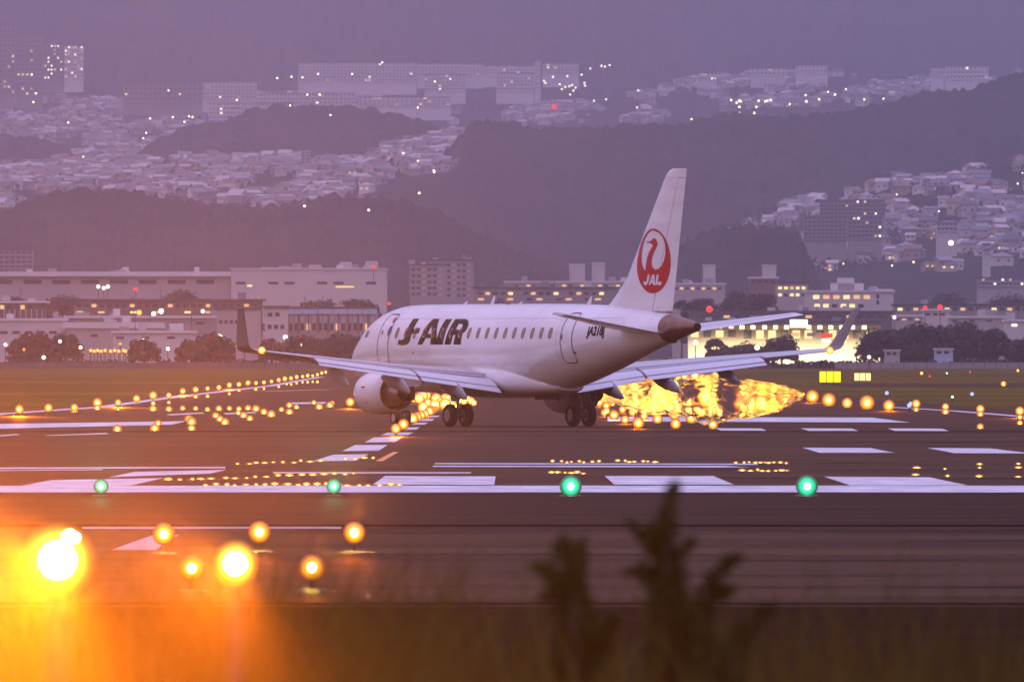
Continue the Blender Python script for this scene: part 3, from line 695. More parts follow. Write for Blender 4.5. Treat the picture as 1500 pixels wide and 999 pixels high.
# ================================================================== LAMPS ON THE AIRFIELD
def lamp_proto(name, core, lens, r, h, post=.03, spike=False):
    root = empty(name)
    mb = MB(); mb.tube([(0, 0, 0), (0, 0, .03)], [r*1.0+.05, r*.8+.03], 10); mb.build('base', M['housing'], root)
    mb = MB(); mb.tube([(0, 0, .02), (0, 0, h-r*.8)], post, 6); mb.build('stem', M['housing'], root)
    mb = MB(); mb.sphere((0, 0, h), r, 10, 7); ln = mb.build('lens', lens, root, smooth=True)
    mb = MB(); mb.sphere((0, -r*.78, h), r*.32, 10, 7); mb.build('bulb', core, ln, smooth=True)
    return root
def beam(root, h, r, power, col, yaw=0, pitch=0, cone=30, target=None):
    l = bpy.data.lights.new('lamp_beam', 'SPOT'); l.energy = power*4*math.pi*math.pi; l.color = col; l.spot_size = R(cone); l.spot_blend = 1; l.shadow_soft_size = r
    o = bpy.data.objects.new('lamp_beam', l); link(o, root); o.location = (0, -r*1.3, h)
    d = (Vector((0, 0, H))-(root.location+Vector((0, 0, h)))).normalized()
    q = d.to_track_quat('-Z', 'Y').to_euler(); q.x += R(pitch); q.z += R(yaw); o.rotation_euler = q
    return o
first = {}
rv_ = random.Random(9)
ORD = ['outermost', 'second', 'third', 'fourth', 'fifth', 'sixth', 'seventh', 'eighth', 'ninth', 'tenth', 'eleventh', 'twelfth']
def put(kind, x, y, label, group, power=0, yaw=0, cat='runway light', Y=None, name='runway_light', pitch=3, cone=24, h=.3, sc=1.0):
    cfg = {'amber': ('amber_core', 'amber_halo', .21, AMBER), 'small': ('amber_core', 'amber_soft', .14, AMBER), 'big': ('amber_core', 'amber_halo', .34, AMBER), 'crowd': ('amber_core', 'crowd_halo', .36, AMBER), 'green': ('green_core', 'green_halo', .10, (0, 1, .42)), 'red': ('red_lens', 'red_lens', .12, (1, .1, .05)),
           'blue': ('blue_lens', 'blue_lens', .10, (.3, .4, 1)), 'near': ('amber_near', 'pad_halo', .16, AMBER)}[kind]
    p = G(x, y, h) if Y is None else P(x, y, Y)
    key = (kind, round(h, 2), sc)
    if key not in first:
        o = first[key] = lamp_proto(name, M[cfg[0]], M[cfg[1]], cfg[2]*sc, h); new = o
    else: new = copy_tree(first[key]) if not any(ch.type == 'LIGHT' for ch in first[key].children) else copy_nolight(first[key])
    new.name = name; new.location = (p.x, p.y, p.z-h)
    if kind not in ('near', 'green') and 'flush' not in group: s_r = rv_.uniform(.82, 1.2); new.scale = (s_r, s_r, s_r)
    new['label'] = label; new['category'] = cat; new['group'] = group
    if power: beam(new, h, cfg[2], power, cfg[3], yaw=yaw, pitch=pitch, cone=cone)
    return new
FL = []
def copy_nolight(o, parent=None):
    c = o.copy(); link(c, parent)
    for ch in list(o.children):
        if ch.type != 'LIGHT': copy_nolight(ch, c)
    return c
def c4(x, y): return x/3, 333+y/3
Ledge = [c4(*p) for p in [(85, 800), (213, 792), (327, 788), (428, 775), (519, 765), (600, 753), (673, 742), (742, 735), (803, 720), (860, 714), (912, 705), (962, 703), (1008, 695), (1050, 690), (1090, 685), (1125, 682), (1160, 680), (1193, 675), (1225, 671), (1252, 668), (1279, 664), (1304, 659), (1330, 655), (1352, 653), (1374, 650), (1395, 646), (1414, 641), (1432, 637), (1450, 635)]]
for i, (x, y) in enumerate(Ledge):
    put('amber', x, y, ('amber edge light, %s from the left end of the row on the left edge' % ORD[i] if i < 12 else 'far amber edge light in the crowded part of the left edge row'), 'edge lights along the left edge of the runway', power=(1000 if i % 4 == 0 else 0) if i < 16 else 0)
for x, y in [c4(*p) for p in [(1260, 688), (1280, 690), (1304, 684), (1330, 680), (1352, 681), (1374, 678), (1395, 680), (1124, 712), (1160, 708), (1225, 700), (1050, 716), (1008, 730), (912, 742), (860, 745), (742, 768), (673, 774), (519, 796)]]:  # reflections under the left edge lights, built as small glowing beads
    put('small', x, y, 'small amber bead standing in for a reflection below the left edge row', 'beads standing in for reflections of the left edge lights', h=.12)
for x, y in [c4(*p) for p in [(742, 800), (673, 800), (803, 795), (860, 795), (912, 800), (962, 798), (1008, 795), (1050, 797), (1090, 795), (1125, 800), (948, 828), (966, 843), (988, 858), (1047, 815), (1070, 828), (1098, 840), (1160, 813), (1192, 825), (1237, 800), (1272, 783), (1272, 813), (1303, 790), (1380, 770), (1403, 792), (1450, 785), (1460, 772), (830, 845), (842, 858), (842, 882), (680, 885), (695, 860), (516, 887), (428, 795), (327, 806)]]:
    put('small', x, y, 'small inset amber light on the pavement left of the engine', 'inset lights scattered on the pavement left of the aircraft', h=.10, sc=1.25)
put('amber', 513, 590, 'amber light beside the front lip of the engine', 'x', 200)['group'] = 'lone amber lights'
put('amber', 580, 626, 'amber light in front of the nose wheel, lower of the pair', 'nose lights', 150); first_n = put('amber', 591, 621, 'amber light beside the nose wheel, upper of the pair', 'nose lights', 0)
for i, (x, y) in enumerate([(605, 614), (611, 611), (617, 608.5), (623, 606), (629, 603.5), (633, 601), (637, 598.5), (641, 596), (645, 593.5), (649, 591), (654, 588)]):
    put('amber', x, y, 'amber centreline light between the nose wheel and the main wheels', 'centreline lights seen between the wheels', 60 if i in (3, 8) else 0, h=.15)
Redge = [(1494, 602), (1436, 598.5), (1385, 594.5), (1342, 592), (1302, 593), (1270, 591), (1241, 589), (1214, 587), (1190, 582), (1168, 580), (1148, 574), (1129, 572), (1115, 567), (1100, 565), (1086, 562), (1073, 565), (1060, 565)]
for i, (x, y) in enumerate(Redge):
    put('big' if i > 3 else 'amber', x, y, ('amber edge light, %s from the right end of the row on the right edge' % ORD[i] if i < 11 else 'far amber edge light in the crowded part of the right edge row'), 'edge lights along the right edge of the runway', 120 if i % 4 == 0 else 0, sc=1.0 if i <= 9 else 1.15)
for x, y in [(1342, 600), (1385, 604), (1385, 600), (1436, 607), (1494, 611), (1494, 606), (1436, 625), (1494, 619)]:  # mirrored glints of the right edge lights, modelled as glowing beads
    put('small', x, y, 'small amber bead standing in for a reflection below the right edge row', 'beads standing in for reflections of the right edge lights', h=.10, sc=1.1)
for i, (x, y) in enumerate([(1148, 588), (1130, 591), (1114.6, 590), (1099, 590), (1085, 591), (1115, 580), (1099, 578), (1087, 577), (1130, 583), (1148, 581)]):
    put('big', x, y, 'large amber light in the second row right of the wing', 'second row of lights under the right wing', 60 if i % 4 == 1 else 0, sc=1.1, h=.3)
def c6(x, y): return 780+x/4.757, 433+y/4.757
for x, y in [c6(*p) for p in [(465, 750), (515, 765), (503, 812), (568, 833), (628, 790), (645, 858), (700, 812), (738, 890), (778, 835), (872, 858), (890, 800), (990, 832), (998, 892), (1108, 858), (1258, 895)]]:
    put('amber', x, y, 'amber light at the near rim of the crowded field behind the right wheels', 'near lights behind the right wheels', 40 if x < 960 else 0, h=.2, sc=1.0)
# the crowd of approach and taxiway lights seen through the jet's hot exhaust
rl_ = random.Random(11); cnt = 0
seq = []
while cnt < 115:
    x = rl_.uniform(884, 1056); t = (x-884)/172
    lo, hi = 603-2*t, 566-22*t
    y = rl_.uniform(hi, lo)
    if x > 975 and 574 < y < 584 and rl_.random() < .8: continue
    if x > 1000 and y < 548: continue
    if mnoise.noise(Vector((x*.035, y*.11, 5))) < -.08: continue
    seq.append((x, y)); cnt += 1
for i, (x, y) in enumerate(seq):
    put('crowd', x, y, 'amber lamp in the dense glowing crowd of lights behind the right wing flap', 'crowded lamps seen through the hot exhaust', 70 if i % 16 == 0 else 0, sc=round(max(.38, 1.25-(y-556)*.021), 2), h=.35, name='approach_light', cat='approach light')
for k in range(16):  # lamps added to give the near engine's plume its yellow glow
    put('crowd', rl_.uniform(606, 668), rl_.uniform(577, 597), 'amber lamp added for the plume glow under the left wing between the engine and the main wheels', 'lamps added for the plume glow under the left wing', 0, sc=rl_.choice([.6, .8]), h=.35, name='approach_light', cat='approach light')
for k in range(5):
    put('crowd', 672+k*6+rl_.uniform(-2, 2), 587+rl_.uniform(-2, 2), 'amber lamp added for the thin strip of plume glow above the main wheels', 'lamps added for the plume glow above the main wheels', 0, sc=.5, h=.35, name='approach_light', cat='approach light')
put('green', 990, 583, 'green light among the crowded amber lamps behind the flap', 'far green lights', 40, sc=1.5)
# threshold
for x, lab in [(148, 'leftmost'), (489, 'second from the left'), (836, 'second from the right'), (1182, 'rightmost')]:
    put('green', x, 712, 'green threshold light on the white line, %s of the four' % lab, 'green threshold lights', 1500 if x > 700 else 600, cat='threshold light', name='threshold_light', h=.2, pitch=10, cone=24, sc=2.2 if x > 700 else 1.5)
# stray far lights
for x, y, k, lab in [(1350, 529+18, 'amber', 'amber'), (1362, 535+16, 'red', 'red'), (1387, 546.5, 'green', 'green'), (1421, 545, 'red', 'red'), (1491, 543, 'amber', 'amber'), (1470, 563, 'amber', 'amber'), (1299, 577, 'blue', 'blue'), (1395, 581.5, 'green', 'green'), (1424, 578, 'blue', 'blue'), (1334, 590, 'blue', 'white blue'), (1332, 594, 'blue', 'white blue')]:
    q = put(k, x, y, '%s taxiway light on the right grass, %s' % (lab, {1350: 'the left end', 1362: 'the left end, lower', 1387: 'a quarter along the row', 1421: 'middle of the row', 1491: 'the right end', 1470: 'the right end, lower', 1299: 'the near left', 1395: 'the near middle', 1424: 'the near right', 1334: 'the first upper one', 1332: 'the first lower one'}[x]), 'taxiway lights on the far grass', h=.35, sc=1.0, name='taxiway_light', cat='taxiway light')
# light reflected on the pavement near the threshold, built as rows of glowing beads
rowsL = [(350+i*13, 679-i*.55) for i in range(16)]+[(300+i*15, 709.5) for i in range(20)]+[(248+i*16, 702.5-(i*.6)) for i in range(18)]
for x, y in rowsL:
    put('small', x+rl_.uniform(-3, 3), y+rl_.uniform(-.9, .9), 'tiny amber bead standing in for light reflected on the pavement left of the centreline', 'flush beads standing in for reflections near the threshold', h=.035, sc=.33).scale = (rl_.uniform(1.1, 2.4), 1, rl_.uniform(.5, 1.1))
rowsR = [(812+i*9, 676) for i in range(8)]+[(905+i*9, 675.5) for i in range(7)]+[(1080+i*8, 677) for i in range(10)]+[(1090+i*9, 689) for i in range(8)]+[(810+i*9, 692) for i in range(6)]+[(1342, 685), (1385, 686), (1435, 684), (1494, 684), (1342, 695), (1385, 697), (1436, 697), (1494, 698), (1436, 679), (1494, 678)]
for x, y in rowsR:
    put('small', x+rl_.uniform(-3, 3), y+rl_.uniform(-.9, .9), 'tiny amber bead standing in for light reflected on the pavement right of the centreline', 'flush beads standing in for reflections at the right', h=.035, sc=.33).scale = (rl_.uniform(1.1, 2.4), 1, rl_.uniform(.5, 1.1))
# lamps at the near end of the runway
near6 = [(240, 782, 'behind the worn arrow mark'), (380, 779, 'above and right of the middle bright lamp'), (519, 780, 'rightmost and highest of the near row'), (281, 832, 'just left of the middle bright lamp'), (457, 831, 'lowest, right of the middle bright lamp')]
for i, (x, y, lab) in enumerate(near6):
    o = put('near', x, y, 'bright amber approach light on the pad, '+lab, 'approach lights on the near pavement', [1100, 1000, 1000, 1300, 1300][i], cat='approach light', name='approach_light', h=.28, pitch=11, yaw=-2, cone=28)
# two lamps on posts on the bank
def post_lamp(x, y, Y, r, power, label, yaw, pitch, cone):
    p = P(x, y, Y); root = empty('approach_lamp', (p.x, p.y, 1.44)); h = p.z-1.44
    tag(root, label, 'approach lamp', 'lamps on posts on the grass bank')
    mb = MB(); mb.tube([(0, 0, 0), (0, 0, h-.05)], [.022, .016], 8); mb.build('post', M['housing'], root)
    mb = MB(); mb.tube([(0, .02, h), (0, .10, h)], [r*1.1, r*.6], 12); mb.tube([(0, .05, h-.06), (0, .05, h)], .012, 6); mb.build('housing', M['housing'], root)
    mb = MB(); mb.sphere((0, 0, h), r*2.6, 18, 12, (1, .6, 1)); ln = mb.build('lens', M['lamp_halo'], root, smooth=True)  # lens enlarged so that its rim serves as the halo
    mb = MB(); mb.sphere((0, -r*1.5, h), r*.75, 10, 8, (1, .5, 1)); mb.build('bulb', M['amber_near'], ln, smooth=True)
    beam(root, h, r*1.2, power, AMBER, yaw=yaw, pitch=pitch, cone=cone).data.spot_blend = .35
    beam(root, h, r*1.2, power*.03, (1, .36, .012), yaw=0, pitch=0, cone=16)
post_lamp(85, 820, 33, .020, 9500, 'brightest amber lamp on a post, at the far left of the grass bank', -7, -7, 22)
post_lamp(345, 825, 49, .018, 4200, 'amber lamp on a post between two small near lights on the bank', -7, -7, 22)
p = P(104, 785, 90); root = empty('approach_lamp', (p.x, p.y, .3)); tag(root, 'small amber lamp just above the brightest lamp at far left', 'approach lamp', 'lamps on posts on the grass bank')
mb = MB(); mb.tube([(0, 0, 0), (0, 0, p.z-.32)], .02, 6); mb.build('post', M['housing'], root); mb = MB(); mb.sphere((0, 0, p.z-.3), .035, 10, 8, (1, .6, .7)); mb.build('lens', M['amber_near'], root, smooth=True)
# lit boards on the grass
def board(x0, y0, x1, y1, m, label, name='lit_sign', legs=True, skew=0):
    Yb = H*F/(y1+2-HY); a = P(x0, y0, Yb); b = P(x1, y1, Yb); w = b.x-a.x; h = a.z-b.z
    root = empty(name, ((a.x+b.x)/2, Yb, 0)); tag(root, label, 'lit sign')
    mb = MB(); mb.box((0, .06, (a.z+b.z)/2), (w+.1, .12, h+.1)); mb.build('case', M['housing'], root)
    n = 3
    for k in range(n):
        mb = MB(); mb.box((-w/2+w*(k+.5)/n, -.02, (a.z+b.z)/2), (w/n-.06, .03, h)); mb.build('panel', M[m], root)
    mb = MB()
    for k in (-1, 1): mb.tube([(k*w*.35, .06, 0), (k*w*.35, .06, b.z)], .05, 6)
    mb.build('leg', M['housing'], root)
board(1251, 546.5, 1276, 557.5, 'yellow_window', 'wide yellow lit sign on the far grass beyond the right wing')
M['yellow_sign'] = emis('yellow_sign', (1, .8, 0), 1.4)
board(1200, 544, 1232, 560, 'yellow_sign', 'bright yellow lit sign on the grass under the right wingtip')
board(608, 570, 641, 577, 'red_lens', 'red lit sign far away under the left wing beside the engine')
board(1025, 512, 1050, 520, 'yellow_sign', 'amber lit sign just above the right wing')
# ------------------------------------------------------------------ hot jet exhaust, a ragged tube of thinner air behind each engine
hm_ = bpy.data.materials.new('hot_air'); hm_.use_nodes = True; t = hm_.node_tree; t.nodes.clear()
ho = t.nodes.new('ShaderNodeOutputMaterial'); rf = t.nodes.new('ShaderNodeBsdfRefraction'); rf.inputs['IOR'].default_value = 1.00036; rf.inputs['Roughness'].default_value = .38
t.links.new(rf.outputs[0], ho.inputs['Surface'])
def plume(sg, lab):
    mb = MB(); rgs = []; n = 64; m_ = 190
    for k in range(m_+1):
        u = k/m_; s = -1.0+17*u; r0 = (.40+.95*u**.8)*(1 if k not in (0, m_) else .3)*(1-max(0, (u-.55)/.45)**1.6*.93)*(1+.38*mnoise.noise(Vector((s*.55, 2.2, 0)))); ring_ = []
        for i in range(n):
            a = 2*math.pi*i/n; q = Vector((s*.6, math.cos(a)*r0*3.2, math.sin(a)*r0*3.2))
            r1 = r0*(1+.16*mnoise.noise(q))+.10*mnoise.noise(q*2.7)*min(1, u*8)+.025*mnoise.noise(q*6)*min(1, u*8)
            ring_.append(L(s, sg*4.0+r1*math.cos(a), 1.36-.10*u+r1*math.sin(a)*(.5 if math.sin(a) > 0 else 1)))
        rgs.append(ring_)
    mb.loft(rgs); o = mb.build('exhaust_haze', hm_, None, smooth=True); o.matrix_world = plane.matrix_world.copy() if False else Matrix.Translation((AX, AY, .012)) @ Matrix.Rotation(math.atan2(math.cos(TH), -math.sin(TH)), 4, 'Z')
    tag(o, lab, 'heat haze', kind='stuff')
plume(-1, 'shimmering hot exhaust trailing from the far engine')
# ================================================================== BUILDINGS AND TREES BEYOND THE RUNWAY
UB = {}
def ubox(m):
    if m not in UB:
        mb = MB(); mb.box((0, 0, 0), (1, 1, 1)); me = mb.mesh('block_'+m, M[m]); bm = bmesh.new(); bm.from_mesh(me); bmesh.ops.recalc_face_normals(bm, faces=bm.faces); bm.to_mesh(me); bm.free(); UB[m] = me
    return UB[m]
def bpart(name, m, root, c, d):
    o = obj(name, ubox(m), root, c); o.scale = d; return o
def bld(name, label, cat, x0, x1, yt, Y, dep, wm, roof='roof_dark', wins=(), eave=.4, yb=None, roofh=.5, cols=0, group=None):
    """one building facing the field: wall, roof and every window that can be told apart.  wins: (xa, xb, n, ya, yb, [materials])"""
    a, b = P(x0, yt, Y), P(x1, yt, Y); z0 = 0 if yb is None else P(x0, yb, Y).z
    w = b.x-a.x; h = a.z-z0; cx = (a.x+b.x)/2
    r = empty(name, (cx, Y+dep/2, z0)); tag(r, label, cat, group)
    bpart('wall', wm, r, (0, 0, h/2), (w, dep, h))
    if roof: bpart('roof', roof, r, (0, 0, h+roofh/2), (w+2*eave, dep+2*eave, roofh))
    for xa, xb, n, ya, yb_, ms in wins:
        for k in range(n):
            pa = P(xa+(xb-xa)*k/n, ya, Y); pb = P(xa+(xb-xa)*(k+.62)/n, yb_, Y)
            m = ms[k % len(ms)]
            if m is None: continue
            ww, hh = pb.x-pa.x, pa.z-pb.z; c = ((pa.x+pb.x)/2-cx, -dep/2, (pa.z+pb.z)/2-z0)
            f = bpart('window', m, r, (c[0], c[1]-.03, c[2]), (ww, .12, hh))
    if h > 5 and w > 12:
        ru = random.Random(label)
        for k in range(int(2+w/14)):
            uw, uh = ru.uniform(1, 3.2), ru.uniform(.5, 1.6); bpart('roof_unit', ru.choice(['wall_pale', 'wall_grey', 'wall_white']), r, (ru.uniform(-.45, .45)*w, ru.uniform(-.3, .1)*dep, h+roofh+uh/2), (uw, 2, uh))
        for k in range(2): bpart('mast', 'housing', r, (ru.uniform(-.45, .45)*w, 0, h+1.8), (.12, .12, 3.6))
    for k in range(cols):
        bpart('column', 'wall_pale', r, (-w/2+w*(k+.5)/cols, -dep/2-.5, h*.45), (.3, .3, h*.9))
    return r
D, Wn, Yw = 'pane', 'warm_window', 'yellow_window'
bld('hangar', 'long pinkish hangar with bright flat roof edge behind the left trees', 'hangar', -60, 337, 405, 5200, 60, 'wall_pale', 'roof_pale', [(-50, 330, 9, 410, 416, [D])], 1.5, roofh=1.3)
r = bld('warehouse', 'big plain white warehouse joined to the right end of the long hangar', 'warehouse', 338, 565, 395, 5150, 60, 'wall_white', 'roof_pale', [(345, 560, 9, 413, 416.5, [D, None, D]), (492, 535, 1, 419.5, 421, [Yw]), (362, 374, 1, 417.5, 420, [Yw])], .3, roofh=.4)
for px, h in ((415, 1.0), (460, 1.4), (505, 2.2), (543, 2.4), (390, .8)):
    q = P(px, 395, 5150); bpart('roof_unit', 'wall_pale', r, (q.x-r.location.x, 0, q.z+h/2), (3.4, 4, h))
bld('elevated_walkway', 'dark long elevated building with lit windows in front of the hangar', 'terminal wing', 108, 384, 441, 4650, 12, 'wall_brown', 'roof_dark', [(112, 380, 24, 445.5, 450, [D, D, Wn, D, D]), (112, 380, 17, 456, 459, [Yw, None, Wn, None, None])], .8)
bld('open_shed', 'pale open shed on columns at the far left edge', 'shed', -30, 66, 444, 4500, 14, 'wall_dark', 'roof_pale', [(0, 60, 6, 447, 453, [Wn, D, None])], .8, cols=12)
bld('low_building', 'white low building at the left edge behind the round tree', 'building', -40, 94, 470, 3800, 22, 'wall_white', 'roof_pale', [(0, 90, 5, 485, 489, [D])])
bld('storage_shed', 'wide grey roofed shed right of the round tree', 'shed', 95, 236, 481, 3780, 26, 'wall_pale', 'roof_pale', [(100, 232, 8, 490, 493.5, [D, None])], roofh=1.2)
bld('storage_shed', 'white shed with small windows left of the dark hedge', 'shed', 166, 285, 488, 3700, 20, 'wall_white', 'roof_pale', [(170, 282, 6, 493, 496.5, [D, None])])
bld('storage_shed', 'long grey roofed depot behind the white sheds', 'depot', 96, 330, 466, 4000, 40, 'wall_grey', 'roof_pale', [(100, 325, 12, 472, 475, [D, None])])
bld('office', 'pink white office block left of the dark winglet', 'office', 318, 380, 453, 3900, 20, 'wall_pale', 'roof_dark', [(321, 352, 4, 469, 474, [D])])
bld('office', 'white office with two rows of square windows right of the dark winglet', 'office', 388, 421, 451.5, 3800, 16, 'wall_white', 'roof_dark', [(392, 414, 2, 458, 463.5, [D]), (392, 420, 3, 475.5, 482, [D])])
r = bld('office', 'long office with a pale blue top band behind the aircraft nose', 'office', 421, 552, 460, 3820, 18, 'wall_pale', None, [(423, 552, 15, 474, 484, [D, D, D, Wn, D]), (423, 552, 15, 463, 472.5, ['wall_white'])])
for k in range(6):
    a = P(421+22*k, 452, 3819); b = P(421+22*k+21.4, 460, 3819); bpart('band_panel', 'wall_blue', r, ((a.x+b.x)/2-r.location.x, -9.2, (a.z+b.z)/2), (b.x-a.x, .5, a.z-b.z))
bpart('roof', 'roof_dark', r, (0, 0, P(0, 450.8, 3820).z), (18.6, 19, .5))
for k in range(9):
    a = P(423+14.5*k, 460, 3819); bpart('pier', 'wall_brown', r, (a.x-r.location.x, -9.4, a.z-1.9), (.35, .5, 3.8))
bld('apartment_block', 'dark apartment block with balcony grid behind the forward fuselage', 'apartment block', 600, 652, 389, 6600, 14, 'wall_grey', 'roof_dark', [(603, 650, 6, 393+9*k, 397+9*k, [D, D, 'wall_pale']) for k in range(5)])
bld('apartment_block', 'dark apartment block, taller half with rooftop hut, behind the fuselage', 'apartment block', 628, 694, 382, 6700, 14, 'wall_grey', 'roof_dark', [(655, 692, 5, 386+9*k, 390+9*k, [D, 'wall_pale', D]) for k in range(6)])
bld('terminal_building', 'low grey building with lit windows just above the fuselage roof', 'building', 694, 905, 423, 5400, 20, 'wall_grey', 'roof_dark', [(700, 900, 18, 428, 432, [D, Wn, D, D, Yw, None]), (700, 900, 14, 437, 440, [Wn, None, D])])
bld('low_building', 'pale low building behind the fin root', 'building', 740, 925, 414, 5900, 20, 'wall_pale', 'roof_pale', [(745, 920, 20, 417, 420, [Wn, D, None])])
bld('stair_tower', 'plain pale tower above the rear fuselage, left of the pair', 'tower', 834, 857, 388, 6100, 9, 'wall_white', 'roof_pale', [], .2, roofh=.3)
bld('stair_tower', 'plain pale tower above the rear fuselage, right of the pair', 'tower', 867, 886, 386, 6100, 9, 'wall_white', 'roof_pale', [], .2, roofh=.3)
bld('stair_tower', 'plain pale tower just right of the fin', 'tower', 1030, 1048, 389, 6100, 9, 'wall_white', 'roof_pale', [], .2, roofh=.3)
bld('stair_tower', 'plain pale tower on a pink building further right of the fin', 'tower', 1117, 1137, 389.5, 6100, 9, 'wall_white', 'roof_pale', [], .2, roofh=.3)
bld('low_building', 'pink low building under the second tower right of the fin', 'building', 1098, 1140, 408, 6050, 12, 'wall_brown', 'roof_pale', [(1101, 1138, 4, 411, 414, [D])])
bld('low_building', 'long pale low building right of the fin behind dark trees', 'building', 985, 1062, 417, 5900, 16, 'wall_pale', 'roof_pale', [(988, 1060, 9, 421, 424.5, [D, Wn])])
bld('office', 'office with two rows of bright yellow windows right of the dark trees', 'office', 1137, 1184, 415.5, 5500, 16, 'wall_pale', 'roof_dark', [(1140, 1183, 5, 420, 424, [Yw, Yw, Wn]), (1140, 1183, 5, 430, 434, [Yw, D, Yw])])
r = bld('terminal_building', 'white terminal building with warm orange windows above the right wing', 'terminal', 1180, 1309, 428, 5200, 22, 'wall_white', 'roof_pale', [(1191, 1280, 6, 432.5, 438, [Yw, Wn, Wn]), (1193, 1270, 6, 445.5, 450.5, [Yw, Yw, D]), (1284, 1290, 1, 431, 437, [D]), (1284, 1290, 1, 440, 446, [D])])
for x0, x1, y0 in ((1218, 1266, 415), (1228, 1252, 407), (1282, 1309, 423.5)):
    a, b = P(x0, y0, 5200), P(x1, 428, 5200); bpart('upper_storey', 'wall_white', r, ((a.x+b.x)/2-r.location.x, 2, (a.z+b.z)/2), (b.x-a.x, 14, a.z-b.z))
bld('pier_building', 'long dark passenger pier with scattered lights at the right', 'pier building', 1309, 1560, 448, 5000, 12, 'wall_grey', 'roof_dark', [(1315, 1510, 17, 451, 455, [Yw, D, Wn, D, D, None])])
bld('low_building', 'white hut with red lamps on its roof before the dark right trees', 'hut', 1352, 1391, 455.5, 4600, 14, 'wall_white', 'roof_pale', [(1356, 1388, 3, 459, 462, [D])])
bld('low_building', 'grey low building behind the right trees', 'building', 1309, 1352, 464, 4500, 14, 'wall_pale', 'roof_pale', [(1312, 1350, 4, 467, 469, [D, Wn])])
bld('low_building', 'pale long building over the right trees', 'building', 1391, 1475, 466, 4400, 14, 'wall_pale', 'roof_pale', [(1395, 1470, 6, 469, 471, [D, None])])
bld('low_building', 'white building at the right edge beside the dark trees', 'building', 1474, 1560, 471, 4100, 20, 'wall_white', 'roof_pale', [(1482, 1495, 1, 475, 478, ['white_lamp'])])
bld('low_building', 'dim grey terminal front left of the bright canopy', 'building', 1010, 1310, 458, 4900, 20, 'wall_dark', 'roof_dark', [(1030, 1300, 18, 462, 466, [D, D, Wn, D])])
# brightly lit terminal front under a canopy
r = bld('lit_terminal', 'bright yellow lit terminal front under a row of lamps behind the right wing', 'terminal', 1008, 1290, 474, 4200, 16, 'wall_white', 'roof_dark', [(1090, 1285, 11, 484, 496, ['pane', 'yellow_window', 'yellow_window']), (1012, 1085, 4, 484, 494, [Yw, D])], roofh=.6)
q0 = r.location
a = P(1008, 0, 4190); b = P(1290, 0, 4190); bpart('canopy', 'roof_dark', r, (0, -12, P(0, 475.5, 4190).z), (b.x-a.x, 9, .35))
for i, x in enumerate([1020, 1037, 1054, 1071, 1087, 1103, 1120, 1136, 1152, 1185, 1201, 1217, 1233, 1249, 1266]):
    q = P(x, 479.5, 4184); lo = bpart('canopy_lamp', 'warm_lamp', r, (q.x-q0.x, 4184-q0.y, q.z), (.95, .5, .8 if i > 3 else .4))
    if i % 2 == 0:
        l = bpy.data.lights.new('canopy_light', 'SPOT'); l.energy = 20000; l.color = (1, .82, .4); l.spot_size = R(130); l.spot_blend = .5; l.shadow_soft_size = .5
        o = bpy.data.objects.new('canopy_light', l); link(o, r); o.location = (q.x-q0.x, 4182-q0.y, q.z-.6); o.rotation_euler = (R(25), 0, 0)
q = P(1170, 474, 4183); bpart('lit_sign_panel', 'warm_lamp', r, (q.x-q0.x, 4183-q0.y, q.z), (3.8, .4, 1.7))
for x, y, w, h, m in ((1211, 491.5, 17, 6, 'red_lens'), (1165, 490, 12, 5, 'warm_window'), (1188, 490, 12, 5, 'wall_pale'), (1236, 489, 14, 5, 'warm_window'), (1210, 499, 12, 5, 'warm_lamp'), (1235, 500, 8, 5, 'warm_lamp')):
    q = P(x, y, 4181); bpart('shop_sign', m, r, (q.x-q0.x, 4181-q0.y, q.z), (w/6.67, .3, h/6.67))
bld('small_hut', 'small pale hut under the right trees, left one', 'hut', 1296, 1318, 514, 3200, 4, 'wall_pale', 'roof_pale', [(1299, 1316, 2, 516, 520, [D])], .2, roofh=.2)
bld('small_hut', 'small pale blue hut under the right trees, right one', 'hut', 1369, 1396, 512, 3200, 4, 'wall_blue', 'roof_pale', [(1372, 1394, 2, 514.5, 518, [D])], .2, roofh=.2)
r = empty('perimeter_fence', (P(1400, 530, 3150).x, 3150, 0)); tag(r, 'pale low fence along the far edge of the right grass', 'fence')
for k in range(24): bpart('fence_panel', 'wall_grey', r, (-19+k*1.9, 0, .55), (1.82, .06, 1.0))
r = empty('perimeter_fence', (P(250, 530, 3150).x, 3150, 0)); tag(r, 'dim low fence along the far edge of the left grass', 'fence')
for k in range(36): bpart('fence_panel', 'wall_dark', r, (-33+k*1.9, 0, .55), (1.82, .06, 1.0))
def lampdot(x, y, Y, m, rr0, label, group, name='street_lamp', cat='street lamp', ground=True, zg=0):
    q = P(x, y, Y); key = (m, round(rr0, 2), ground)
    if key not in first:
        root = empty(name); mb = MB(); hh = 5.0; mb.tube([(0, 0, -hh), (0, 0, -.1)], .09, 5); mb.build('pole', M['housing'], root)
        mb = MB(); mb.sphere((0, -.2, 0), rr0, 8, 6); mb.build('lamp_head', M[m], root); first[key] = root; o = root
    else: o = copy_tree(first[key])
    o.location = q; o.name = name; tag(o, label, cat, group); return o
